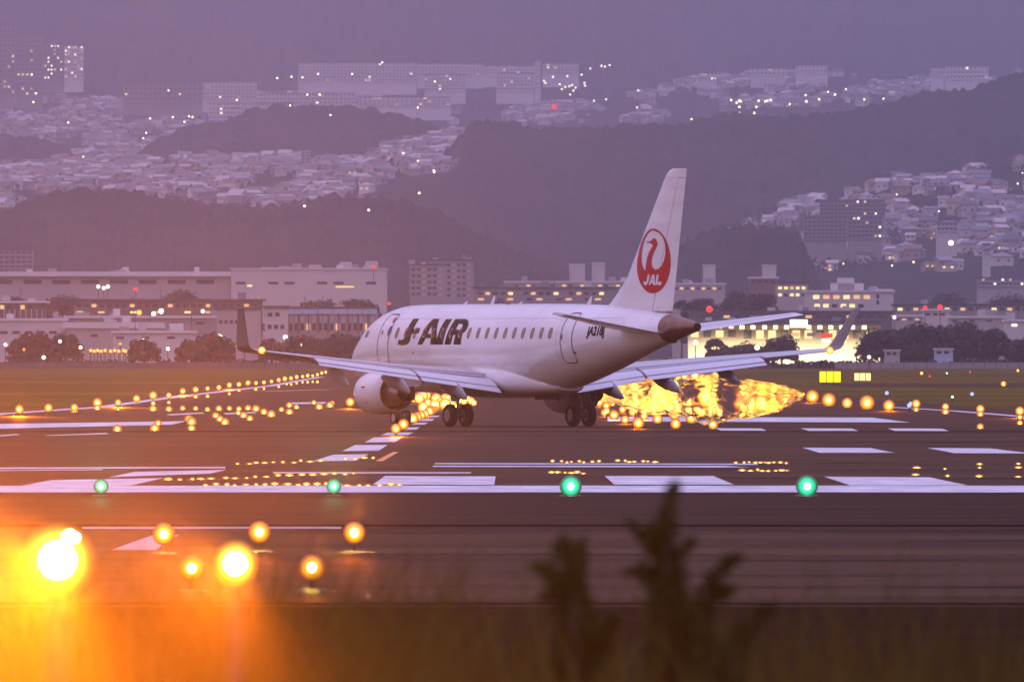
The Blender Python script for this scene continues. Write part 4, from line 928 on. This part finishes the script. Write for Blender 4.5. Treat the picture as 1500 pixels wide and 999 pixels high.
for x, y, Y, m, s_, lab in [(1355+0, 451, 4590, 'red_lens', .55, 'red lamp on the roof of the white hut, left one'), (1377, 450, 4590, 'red_lens', .65, 'red lamp on the roof of the white hut, right one'), (1039, 453, 4600, 'red_lens', .8, 'red lamp glowing just right of the tail cone'), (570, 445, 3900, 'red_lens', .35, 'red lamp over the aircraft nose'),
        (199, 424, 5100, 'red_lens', .6, 'red lamp on the hut in front of the hangar'), (547, 391, 5100, 'red_lens', .5, 'red lamp on top of the white warehouse'), (144, 420, 5080, 'white_lamp', .5, 'white lamp at the hangar, left of three'), (152, 422, 5080, 'white_lamp', .5, 'white lamp at the hangar, middle of three'), (158, 420, 5080, 'white_lamp', .5, 'white lamp at the hangar, right of three'),
        (322, 492.5, 3500, 'white_lamp', .45, 'white lamp on a pole beside the hedge left of the winglet'), (418, 494, 3500, 'white_lamp', .42, 'white lamp on a pole right of the dark winglet'), (64, 523.5, 3200, 'white_lamp', .33, 'small lamp under the round tree'), (1109, 509, 3400, 'warm_lamp', .45, 'warm lamp behind the right wing, middle'), (1019, 502, 3400, 'warm_lamp', .45, 'warm lamp right of the tail cone under the lit terminal'),
        (1273, 523, 3150, 'white_lamp', .3, 'white lamp on the far grass edge right of the winglet'), (1310, 465, 4300, 'white_lamp', .4, 'white lamp left of the dark right trees'), (1334, 484, 4000, 'warm_lamp', .35, 'lamp among the dark right trees'),
        (225, 460, 4300, 'white_lamp', .5, 'white lamp before the dark elevated building, first'), (236, 456, 4300, 'white_lamp', .6, 'white lamp before the dark elevated building, second'), (297, 456, 4300, 'white_lamp', .45, 'white lamp before the dark elevated building, third'), (204, 458, 4300, 'amber_halo', .7, 'orange lamp before the dark elevated building')]:
    lampdot(x, y, Y, m, s_, lab, None)
for k, (x, y) in enumerate([(8, 505), (35, 512), (88, 500), (118, 509), (176, 504), (210, 498), (246, 511), (345, 506), (358, 498), (300, 509), (392, 509), (440, 505)]):
    lampdot(x, y, 3380, ['warm_lamp', 'amber_soft', 'white_lamp'][k % 3], .3, 'small warm lamp among the sheds and bushes at the left', 'small warm lamps along the left sheds')
for k, x in enumerate([133, 138, 143, 148, 154, 162, 168, 174, 181, 184]):
    lampdot(x, 513.5+(k % 2), 3300, 'amber_halo', .33, 'yellow lamp in the short row between the left trees', 'yellow lamps between the left trees')
# trees
def tree(label, x0, x1, yt, Y, seed, lobes=9, name='tree', group=None, ybase=None, flat=1.0):
    rg = random.Random(seed); a = P(x0, yt, Y); b = P(x1, yt, Y); w = b.x-a.x; zt = a.z; cx = (a.x+b.x)/2
    root = empty(name, (cx, Y, 0)); tag(root, label, 'tree', group)
    mb = MB(); mb.tube([(0, 0, -.1), (.1, 0, zt*.35), (0, 0, zt*.7)], [.28, .2, .08], 7)
    for k in range(5):
        an = rg.uniform(0, 6.28); mb.tube([(0, 0, zt*rg.uniform(.25, .45)), (math.cos(an)*w*.25, math.sin(an)*w*.2, zt*rg.uniform(.55, .8))], [.1, .03], 5)
    mb.build('trunk', M['bark'], root)
    mb = MB(); h = zt
    for k in range(lobes):
        t = rg.random(); cxx = (k+.5)/lobes*w-w/2+rg.uniform(-.05, .05)*w
        prof = math.sqrt(max(.05, 1-(2*(k+.5)/lobes-1)**2))
        rr0 = rg.uniform(.16, .26)*min(w, h*2.2)*(.6+.4*prof)
        cz = h*(.35+.55*prof*rg.uniform(.75, 1.0))-rr0*.5
        for (ccz, q_) in ((cz, 1), (cz*.55, .9)):
            n = int(170*max(.3, min(3, rr0*rr0/4)))
            c = Vector((cxx, rg.uniform(-.2, .2)*w, ccz))
            for i in range(n):
                v = Vector((rg.gauss(0, 1), rg.gauss(0, 1), rg.gauss(0, 1))).normalized(); p_ = c+Vector((v.x*rr0*1.15, v.y*rr0, v.z*rr0*.85))*rg.uniform(.62, 1.22)
                if p_.z < .2: p_.z = rg.uniform(.1, .6)
                u = v.cross(Vector((rg.uniform(-1, 1), rg.uniform(-1, 1), rg.uniform(-1, 1)))).normalized(); w_ = v.cross(u); s_ = rg.uniform(.22, .5)
                mb.add([p_-u*s_-w_*s_*.6, p_+u*s_-w_*s_*.6, p_+u*s_*.7+w_*s_*.8, p_-u*s_*.7+w_*s_*.7], [(0, 1, 2, 3)])
    mb.build('crown', M['leaf'], root, fixn=False)['kind'] = 'stuff'
    return root
for k, (x0, x1, yt, Y, lob, lab) in enumerate([
    (18, 78, 483, 3400, 9, 'round dark tree on the far grass at the left edge'), (74, 116, 484, 3420, 7, 'lower dark tree joined to the right of the round tree'),
    (60, 134, 414, 4900, 11, 'large domed tree in front of the long hangar'), (-20, 62, 425, 4900, 11, 'dark tree at the left edge before the hangar'), (134, 174, 426, 4880, 7, 'small tree right of the large domed tree'), (222, 303, 418, 4900, 12, 'low domed tree before the right part of the hangar'),
    (430, 500, 430, 4500, 10, 'dark tree before the white warehouse, left of two'), (488, 560, 427, 4500, 10, 'dark tree before the white warehouse, right of two'), (385, 430, 438, 4500, 7, 'low dark tree left of the warehouse front'),
    (190, 232, 492, 3350, 7, 'dark bush left of the white sheds'), (262, 300, 494, 3350, 7, 'dark bush below the white sheds'), (284, 340, 487, 3360, 9, 'dark tree with a lamp, left of the winglet'), (380, 416, 494, 3360, 7, 'dark bush right of the winglet'), (414, 470, 487, 3380, 9, 'dark tree below the long office, left'), (462, 530, 486, 3380, 10, 'dark tree below the long office, beside the nose'),
    (985, 1012, 424, 5000, 6, 'small dark tree just right of the fin'), (1000, 1050, 421, 4950, 8, 'dark tree right of the fin below the pale tower'), (1052, 1100, 413, 4950, 9, 'dark round tree below the pink building'), (1090, 1140, 415, 4960, 9, 'dark round tree left of the bright office windows'),
    (1036, 1062, 490, 3900, 6, 'dark tree before the dim end of the lit terminal'), (1122, 1168, 488, 3850, 8, 'dark bushy tree before the lit terminal'), (1060, 1126, 503, 3800, 9, 'low dark bush between the trees before the lit terminal'),
    (1262, 1330, 480, 3600, 10, 'dark tree right of the right winglet'), (1310, 1392, 470, 3600, 12, 'large dark tree in the middle of the right clump'), (1375, 1450, 469, 3620, 12, 'large dark tree right of the middle in the right clump'), (1436, 1482, 477, 3600, 8, 'dark tree at the right end of the clump'), (1478, 1540, 490, 3590, 8, 'dark tree at the right edge below the white building'),
    (1345, 1440, 424, 6000, 12, 'wide dark wood above the pier building'), (1430, 1530, 426, 6000, 12, 'dark wood above the pier building at the right edge'), (695, 745, 430, 5000, 8, 'dark tree above the front fuselage roof'), (905, 960, 428, 5000, 8, 'dark tree behind the fin root')]):
    tree(lab, x0, x1, yt, Y, 100+k, lob)
rg = random.Random(31); mb = MB()
for i in range(9000):
    x = rg.uniform(-60, 1560); Y = rg.uniform(3180, 3320); X = (x-750)/F*Y; h = 1.1+.9*mnoise.noise(Vector((X*.12, 3, 0)))+.5*mnoise.noise(Vector((X*.5, 7, 0)))
    z = rg.uniform(0, max(.4, h)); s_ = rg.uniform(.25, .6)
    u = Vector((rg.gauss(0, 1), rg.gauss(0, 1), rg.gauss(0, 1))).normalized(); v = u.orthogonal().normalized()
    c = Vector((X, Y, z)); mb.add([c-u*s_, c+v*s_*.6, c+u*s_, c-v*s_*.6], [(0, 1, 2, 3)])
o = mb.build('undergrowth', M['leaf'], fixn=False); tag(o, 'dark scrub along the far edge of the airfield', 'undergrowth', kind='stuff')
# ================================================================== TOWNS ON THE HILLS
def slab(label, x0, x1, yt, yb, Y, rows, cols, wm='wall_pale', lit=.08, seed=0, dep=14, name='apartment_block'):
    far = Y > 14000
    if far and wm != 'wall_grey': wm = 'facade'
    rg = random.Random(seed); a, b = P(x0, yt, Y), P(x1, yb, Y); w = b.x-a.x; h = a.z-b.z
    r = empty(name, ((a.x+b.x)/2, Y, b.z)); tag(r, label, 'apartment block')
    bpart('wall', wm, r, (0, dep/2, h/2-6), (w, dep, h+12)); bpart('roof', 'roof_dark', r, (0, dep/2, h+.3), (w+.6, dep+.6, .6))
    st = MB()
    for j in range(rows):
        z = h*(j+.25)/rows; bpart('balcony', wm, r, (0, -.5, z), (w*.985, 1.2, h/rows*.30))
        for i in range(cols):
            x = -w/2+w*(i+.5)/cols; z1 = h*(j+.68)/rows
            if rg.random() < lit: bpart('window', rg.choice(['yellow_window', 'warm_window', 'white_lamp']), r, (x, -.12, z1), (w/cols*.5, .3, h/rows*.42))
            else: st.box((x, -.05, z1), (w/cols*(.5 if far else .72), .2, h/rows*(.28 if far else .45)))
    o = st.build('dark_windows', M['pane'], r, fixn=False); o['kind'] = 'stuff'
    return r
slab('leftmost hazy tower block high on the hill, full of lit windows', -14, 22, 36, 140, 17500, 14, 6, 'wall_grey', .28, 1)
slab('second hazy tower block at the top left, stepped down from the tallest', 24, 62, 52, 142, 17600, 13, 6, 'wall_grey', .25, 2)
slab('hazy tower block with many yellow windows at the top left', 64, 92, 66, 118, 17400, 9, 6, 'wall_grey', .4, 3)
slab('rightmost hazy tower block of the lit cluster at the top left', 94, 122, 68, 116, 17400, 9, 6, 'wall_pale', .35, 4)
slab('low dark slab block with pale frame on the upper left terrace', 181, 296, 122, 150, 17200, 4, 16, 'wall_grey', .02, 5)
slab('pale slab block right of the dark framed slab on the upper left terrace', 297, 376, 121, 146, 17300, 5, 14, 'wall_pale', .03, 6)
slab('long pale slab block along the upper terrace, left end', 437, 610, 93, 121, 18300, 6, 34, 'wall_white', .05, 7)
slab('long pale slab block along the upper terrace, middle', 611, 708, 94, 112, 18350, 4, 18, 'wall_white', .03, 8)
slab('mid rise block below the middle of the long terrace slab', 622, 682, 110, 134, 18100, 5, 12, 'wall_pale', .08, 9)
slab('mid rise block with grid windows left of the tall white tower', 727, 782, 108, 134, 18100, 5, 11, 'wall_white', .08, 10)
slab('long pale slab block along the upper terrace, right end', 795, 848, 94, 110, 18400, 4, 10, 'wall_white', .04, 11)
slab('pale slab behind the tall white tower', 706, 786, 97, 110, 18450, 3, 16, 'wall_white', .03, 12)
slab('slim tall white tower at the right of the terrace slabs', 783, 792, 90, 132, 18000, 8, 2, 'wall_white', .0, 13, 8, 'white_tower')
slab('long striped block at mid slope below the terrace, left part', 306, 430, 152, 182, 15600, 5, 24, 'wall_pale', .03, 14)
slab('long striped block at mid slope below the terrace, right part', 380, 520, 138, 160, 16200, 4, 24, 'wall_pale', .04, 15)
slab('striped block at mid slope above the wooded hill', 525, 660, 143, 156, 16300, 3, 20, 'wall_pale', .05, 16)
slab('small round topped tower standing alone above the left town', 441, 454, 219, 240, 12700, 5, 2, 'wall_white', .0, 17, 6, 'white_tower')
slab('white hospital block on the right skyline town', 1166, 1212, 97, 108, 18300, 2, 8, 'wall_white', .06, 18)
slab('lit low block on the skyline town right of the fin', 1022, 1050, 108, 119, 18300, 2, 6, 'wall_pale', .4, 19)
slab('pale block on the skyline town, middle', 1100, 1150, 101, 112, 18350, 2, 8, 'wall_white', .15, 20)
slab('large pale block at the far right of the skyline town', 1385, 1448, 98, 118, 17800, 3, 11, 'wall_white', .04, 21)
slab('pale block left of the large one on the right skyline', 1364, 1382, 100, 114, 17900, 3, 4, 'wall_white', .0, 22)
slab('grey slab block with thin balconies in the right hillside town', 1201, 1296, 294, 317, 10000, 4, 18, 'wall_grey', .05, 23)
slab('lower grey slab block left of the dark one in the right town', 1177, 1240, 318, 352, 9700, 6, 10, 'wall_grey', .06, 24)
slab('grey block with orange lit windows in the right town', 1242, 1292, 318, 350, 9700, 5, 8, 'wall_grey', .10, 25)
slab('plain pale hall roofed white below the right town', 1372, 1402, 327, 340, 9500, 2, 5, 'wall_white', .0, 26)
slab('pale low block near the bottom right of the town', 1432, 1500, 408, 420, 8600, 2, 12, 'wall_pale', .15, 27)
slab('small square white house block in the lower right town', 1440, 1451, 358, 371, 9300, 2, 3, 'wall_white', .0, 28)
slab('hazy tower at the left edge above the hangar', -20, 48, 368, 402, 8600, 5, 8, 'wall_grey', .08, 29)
def house_mesh(v, rg):
    mb = MB(); w, d, h, rf = rg.uniform(5, 8), rg.uniform(4.5, 6), rg.uniform(3.4, 5.2), rg.uniform(1.0, 1.8)
    mb.box((0, 0, h/2-3), (w, d, h+6)); m1 = mb
    rb = MB(); e = .6
    if v % 3: rb.add([(-w/2-e, -d/2-e, h), (w/2+e, -d/2-e, h), (w/2+e, d/2+e, h), (-w/2-e, d/2+e, h), (-w/2-e, 0, h+rf), (w/2+e, 0, h+rf)], [(0, 1, 5, 4), (2, 3, 4, 5), (0, 4, 3), (1, 2, 5), (0, 3, 2, 1)])
    else: rb.add([(-w/2-e, -d/2-e, h), (w/2+e, -d/2-e, h), (w/2+e, d/2+e, h), (-w/2-e, d/2+e, h), (0, 0, h+rf)], [(0, 1, 4), (1, 2, 4), (2, 3, 4), (3, 0, 4), (0, 3, 2, 1)])
    return mb, rb, w, d, h
rg = random.Random(77); HV = []
for v in range(8):
    mb, rb, w, d, h = house_mesh(v, rg)
    HV.append((mb.mesh('house_wall', M['hw%d' % (v % 5)]), rb.mesh('house_roof', M['hr%d' % ((v*3+1) % 5)]), w, d, h, mb, rb))
WM = MB(); WM.box((0, 0, 0), (1.3, .15, 1.0)); wins_ = {m: WM.mesh('house_window', M[m]) for m in ('pane', 'yellow_window', 'warm_window')}
HL = ['white walled house with a dark gable roof', 'cream house under a brown roof', 'pale house with a grey hipped roof', 'tan house under a light roof', 'white house with a pale flat looking roof', 'house with dark roof and light walls', 'pale house with a brown ridge', 'grey house with a hipped roof']
def house(layer, x, y, town, lit):
    v = rg.randrange(8); wm, rm, w, d, h, _, _ = HV[v]; q = laypt(layer, x, y); r = empty('house', q, rg.uniform(-.5, .5))
    tag(r, HL[v]+' in the '+town, 'house', 'houses of the '+town+', '+HL[v].split()[0]+' kind %s' % 'abcdefgh'[v] if False else HL[v]+' of the '+town)
    obj('wall', wm, r); obj('roof', rm, r)
    for k in (-1, 1):
        for zz in (1.1, 2.9):
            m = 'pane' if rg.random() > lit else rg.choice(['yellow_window', 'warm_window'])
            obj('window', wins_[m], r, (k*w*.25, -d/2-.06, zz))
def mass(layer, spots, name, label):
    ms = [M['hw%d' % i] for i in range(5)]+[M['hr%d' % i] for i in range(5)]+[M['yellow_window'], M['pane']]; mb = MB()
    for x, y in spots:
        v = rg.randrange(8); _, _, w, d, h, hm_, hr_ = HV[v]; q = laypt(layer, x, y); rot = Matrix.Rotation(rg.uniform(-.6, .6), 3, 'Z'); s_ = rg.uniform(.7, 1.5)
        mb.cur = rg.randrange(5); mb.add([rot @ (Vector(p)*s_)+q for p in hm_.v], hm_.f); mb.cur = 5+rg.randrange(5); mb.add([rot @ (Vector(p)*s_)+q for p in hr_.v], hr_.f)
        mb.cur = 10 if rg.random() < .05 else 11
        for k in (-1, 1): mb.box(q+rot @ (Vector((k*w*.25, -d/2-.08, 2.3))*s_), (1.2, .15, 1.0), rz=0)
    tag(mb.build(name, ms, fixn=False), label, 'houses', kind='stuff')
def spots(n, f, x0, x1):
    r = []
    while len(r) < n:
        x = rg.uniform(x0, x1); lo, hi = f(x)
        if hi <= lo: continue
        y = rg.uniform(lo, hi)
        if mnoise.noise(Vector((x*.014, y*.055, 3.3)))+.5*mnoise.noise(Vector((x*.05, y*.15, 1.3))) < -.03: continue
        r.append((x, y))
    return r
cr = lambda n, x: poly(LAY[n][0], x)
fR = lambda x: (cr('town_right', x)+2, min(400, cr('town_right', x)+(26 if x < 1180 else 150)))
fL = lambda x: (cr('town_left', x)+1, min(312, cr('front_left', x)+6, cr('town_left', x)+(75 if x < 540 else 48)))
fH = lambda x: (cr('town_high', x)+1, (min(240, cr('wood_left', x)+4) if x < 700 else min(cr('big_right', x)+4, cr('town_high', x)+50)))
for x, y in spots(165, fR, 1030, 1530): house('town_right', x, y, 'right hillside town', .22)
for x, y in spots(70, fL, -20, 700): house('town_left', x, y, 'lower left hazy town', .06)
for x, y in spots(60, fH, -20, 1480): house('town_high', x, y, 'upper hazy town', .08)
mass('town_right', spots(620, fR, 1150, 1560), 'hillside_houses', 'packed small houses filling the right hillside town')
mass('town_left', spots(2600, fL, -60, 700), 'hazy_houses', 'hazy packed roofs of the lower left town')
mass('town_high', spots(2300, fH, -60, 1500)+spots(400, fH, -60, 320), 'far_houses', 'far hazy roofs of the upper town and skyline')
def groves(layer, sp, label):
    mb = MB()
    for x, y in sp:
        q = laypt(layer, x, y); R0 = rg.uniform(3, 7)
        for i in range(26):
            v = Vector((rg.gauss(0, 1), rg.gauss(0, .8), abs(rg.gauss(0, .8)))).normalized()*R0*rg.uniform(.6, 1.1); v.x *= 1.5
            u = Vector((rg.gauss(0, 1), rg.gauss(0, 1), rg.gauss(0, 1))).normalized(); w_ = u.orthogonal().normalized(); s_ = rg.uniform(.9, 2.0); c0 = q+v
            mb.add([c0-u*s_, c0+w_*s_*.7, c0+u*s_, c0-w_*s_*.7], [(0, 1, 2, 3)])
    tag(mb.build('hillside_trees', M['leaf'], fixn=False), label, 'trees', kind='stuff')
groves('town_right', spots(260, fR, 1040, 1560), 'dark trees among the houses of the right hillside town')
groves('town_left', spots(420, fL, -60, 700), 'dark trees among the roofs of the lower left town')
groves('town_high', spots(420, fH, -60, 1500), 'dark trees among the roofs of the upper town')
# street lamps on the slopes
V_ = [(1071, 147, .9), (1079, 151, .9), (1083, 148, 1.0), (1085, 149, .9), (1083, 157, .9), (1083, 166, .9), (1088, 171, .9), (1097, 171, .9), (1105, 166, .9), (1108, 157, .9), (1111, 148, .9), (1121, 149, .9), (1124, 148, .9), (1129, 147, .9), (1157, 153, .7), (1181, 149, 1.0), (1180, 140, .8), (1200, 146, .9), (1223, 139, .9), (1213, 135, .7), (1239, 131, .7), (1266, 146, .8), (1294, 145, .7), (1013, 175, .8), (1032, 174, .7)]
for x, y, s_ in V_:
    q = lampdot(x, y, 16300, 'warm_lamp', 1.1*s_, 'small yellow lamp on the road curving down the far right slope', 'lamps along the road on the far right slope')
for x, y in [(797, 119), (799, 122), (810, 113), (831, 112), (820, 124), (823, 131), (828, 128), (834, 127), (838, 125), (835, 139), (840, 133), (843, 129), (856, 122), (857, 126), (865, 101), (852, 110), (881, 97), (886, 98), (893, 96), (870, 148), (888, 146), (935, 133), (933, 158)]:
    lampdot(x, y, 17500, 'white_lamp', 1.0, 'small white lamp in the streak of lights right of the tall white tower', 'lamps right of the tall white tower')
for x, y in [(406, 115), (427, 113), (443, 114), (466, 109), (516, 109), (450, 139), (468, 139), (425, 155), (612, 158), (484, 169), (210, 203), (214, 195), (247, 133), (270, 179), (277, 171), (282, 172), (220, 174), (253, 172), (347, 147), (122, 230), (49, 150), (100, 180), (446, 302), (540, 308), (614, 283), (635, 250), (636, 252), (612, 236), (591, 225), (560, 92), (637, 120)]:
    lampdot(x, y, 9200 if y > 250 else 11500, 'warm_lamp', .55, 'single small lamp twinkling in the hazy left towns', 'scattered lamps of the left towns')
lampdot(812, 157, 14500, 'red_lens', 2.2, 'orange red glowing sign in the town above the big right hill', None, name='lit_sign', cat='sign')
for k in range(46):
    x = rg.uniform(1090, 1500); lo, hi = fR(x); y = rg.uniform(lo, hi); q = laypt('town_right', x, y)
    lampdot(x, y-5, q.y-15, rg.choice(['warm_lamp', 'white_lamp', 'amber_soft']), rg.choice([.38, .5]), 'small street lamp among the houses of the right hillside town', 'street lamps of the right hillside town')
lampdot(1393, 356, 9000, 'warm_lamp', 1.25, 'brightest lamp in the right hillside town', None)
# ================================================================== PLANTS ON THE BANK
def leafq(mb, c, d, ln, w, rg):
    d = d.normalized(); a = d.cross(Vector((rg.uniform(-1, 1), rg.uniform(-1, 1), rg.uniform(-1, 1))))
    if a.length < .01: a = Vector((1, 0, 0))
    a.normalize(); t = c+d*ln
    mb.add([c, c+d*ln*.45+a*w, t, c+d*ln*.45-a*w], [(0, 1, 2, 3)])
def shrub(label, Y, stems, seed, name='shrub', leaf=.035, dens=170):
    rg = random.Random(seed); x0, y0 = stems[0][0][0][0], 1000
    base = P(x0, y0, Y); base.z = 1.44; root = empty(name, base); tag(root, label, 'shrub')
    sm = MB(); lm = MB()
    for k, (pth, rad) in enumerate(stems):
        pts = [P(x, y, Y)-base+Vector((0, rg.uniform(-.06, .06), 0)) for x, y in pth]
        pts = [Vector((pts[0].x*.6, 0, 0))]+pts
        sm.tube(pts, [.012-.009*i/(len(pts)-1) for i in range(len(pts))], 6)
        for (a, b), (ra, rb) in zip(zip(pts[1:], pts[2:]), zip(rad, rad[1:])):
            n = int(dens*1.6*(b-a).length*4*max(.5, (ra+rb)*8))
            for i in range(n):
                t = rg.random(); c = a.lerp(b, t); r = (ra+(rb-ra)*t)*.62
                q = Vector((rg.gauss(0, 1), rg.gauss(0, 1), rg.gauss(0, .6))); q.normalize(); rr0 = r*rg.random()**.6*(1 if rg.random() < .8 else 1.5)
                leafq(lm, c+q*rr0, q+Vector((0, 0, .8)), leaf*rg.uniform(.6, 1.4), leaf*.3, rg)
                if i % 9 == 0: sm.tube([c, c+q*rr0], [.004, .002], 4, False)
    sm.build('stem', M['stem'], root, fixn=False); lm.build('foliage', M['needle'], root, fixn=False)['kind'] = 'stuff'
shrub('tall pointed dark shrub on the bank, its tip reaching the white runway line', 62, [([(985, 1010), (982, 940), (978, 880), (975, 840), (972, 800), (976, 765), (983, 735), (988, 712)], [.13, .125, .11, .10, .08, .045, .03, .008]),
    ([(975, 850), (945, 838), (918, 842)], [.05, .03, .01]), ([(978, 830), (1000, 810), (1012, 792)], [.04, .02, .008]), ([(1000, 980), (1022, 910), (1040, 860), (1062, 832), (1084, 818)], [.06, .045, .045, .03, .012]), ([(1040, 880), (1062, 870), (1072, 862)], [.03, .02, .006]), ([(975, 830), (950, 800), (920, 766)], [.006, .004, .002]), ([(975, 800), (955, 790), (946, 778)], [.03, .02, .006])], 3, leaf=.026, dens=260)
shrub('dark leafy shrub on the bank below the second green light from the right', 58, [([(850, 1010), (845, 930), (838, 880), (832, 840), (828, 805), (824, 788)], [.12, .11, .09, .06, .035, .012]),
    ([(840, 880), (815, 850), (797, 836), (778, 832)], [.05, .04, .03, .01]), ([(845, 860), (850, 820), (852, 790)], [.04, .03, .008]), ([(860, 980), (890, 930), (902, 900)], [.06, .05, .02]), ([(836, 860), (812, 870), (800, 880)], [.04, .03, .02])], 5, leaf=.026, dens=260)
shrub('low olive shrub at the bottom, right of the tall pointed shrub', 52, [([(1060, 1010), (1075, 960), (1100, 915), (1128, 893)], [.06, .05, .03, .01]), ([(1050, 1000), (1040, 940), (1030, 920)], [.06, .05, .02])], 7, leaf=.028)
rg = random.Random(21); mb = MB()
def gr(mb, X, Y, h, rg, w=.006):
    b = Vector((X, Y, 1.42)); lean = Vector((rg.gauss(0, .28), rg.gauss(0, .2), 0)); n = 4; vs = []
    for k in range(n+1):
        t = k/n; c = b+Vector((0, 0, h*t))+lean*h*t*t; ww = w*(1-t*.9)
        vs += [c-Vector((ww, 0, 0)), c+Vector((ww, 0, 0))]
    mb.add(vs, [(2*i, 2*i+1, 2*i+3, 2*i+2) for i in range(n)])
for i in range(5200):
    Y = rg.uniform(38, 75); X = rg.uniform(-.032, .032)*Y
    px = 750+X/Y*F; tall = .62+.18*mnoise.noise(Vector((X*1.5, Y*.15, 0)))
    if rg.random() < .03: tall += .12
    top = H-(HY+0 and (0))*0
    gr(mb, X, Y, max(.15, (tall-.12)*rg.uniform(.35, .95)), rg)
for i in range(800):                    # tall seeding stalks
    Y = rg.uniform(50, 75); px = rg.choice([rg.uniform(0, 700), rg.uniform(0, 700), rg.uniform(0, 1500)]); X = (px-750)/F*Y
    gr(mb, X, Y, rg.uniform(.45, .8), rg, .009)
o = mb.build('grass', M['blade'], fixn=False); tag(o, 'tall soft grass growing along the near bank at the bottom', 'grass', kind='stuff')
# ------------------------------------------------------------------ the air
mb = MB(); mb.box((0, 14300, 549), (9000, 28800, 1140))
o = mb.build('haze', None); o.data.materials.clear()
m = bpy.data.materials.new('haze'); m.use_nodes = True; t = m.node_tree; t.nodes.clear()
ho = t.nodes.new('ShaderNodeOutputMaterial'); hv = t.nodes.new('ShaderNodeVolumePrincipled')
hv.inputs['Color'].default_value = (.80, .82, 1.0, 1); hv.inputs['Density'].default_value = 5.5e-5; hv.inputs['Anisotropy'].default_value = .75
t.links.new(hv.outputs[0], ho.inputs['Volume']); o.data.materials.append(m); tag(o, 'pale violet evening haze filling the air over the airfield and hills', 'haze', kind='stuff')
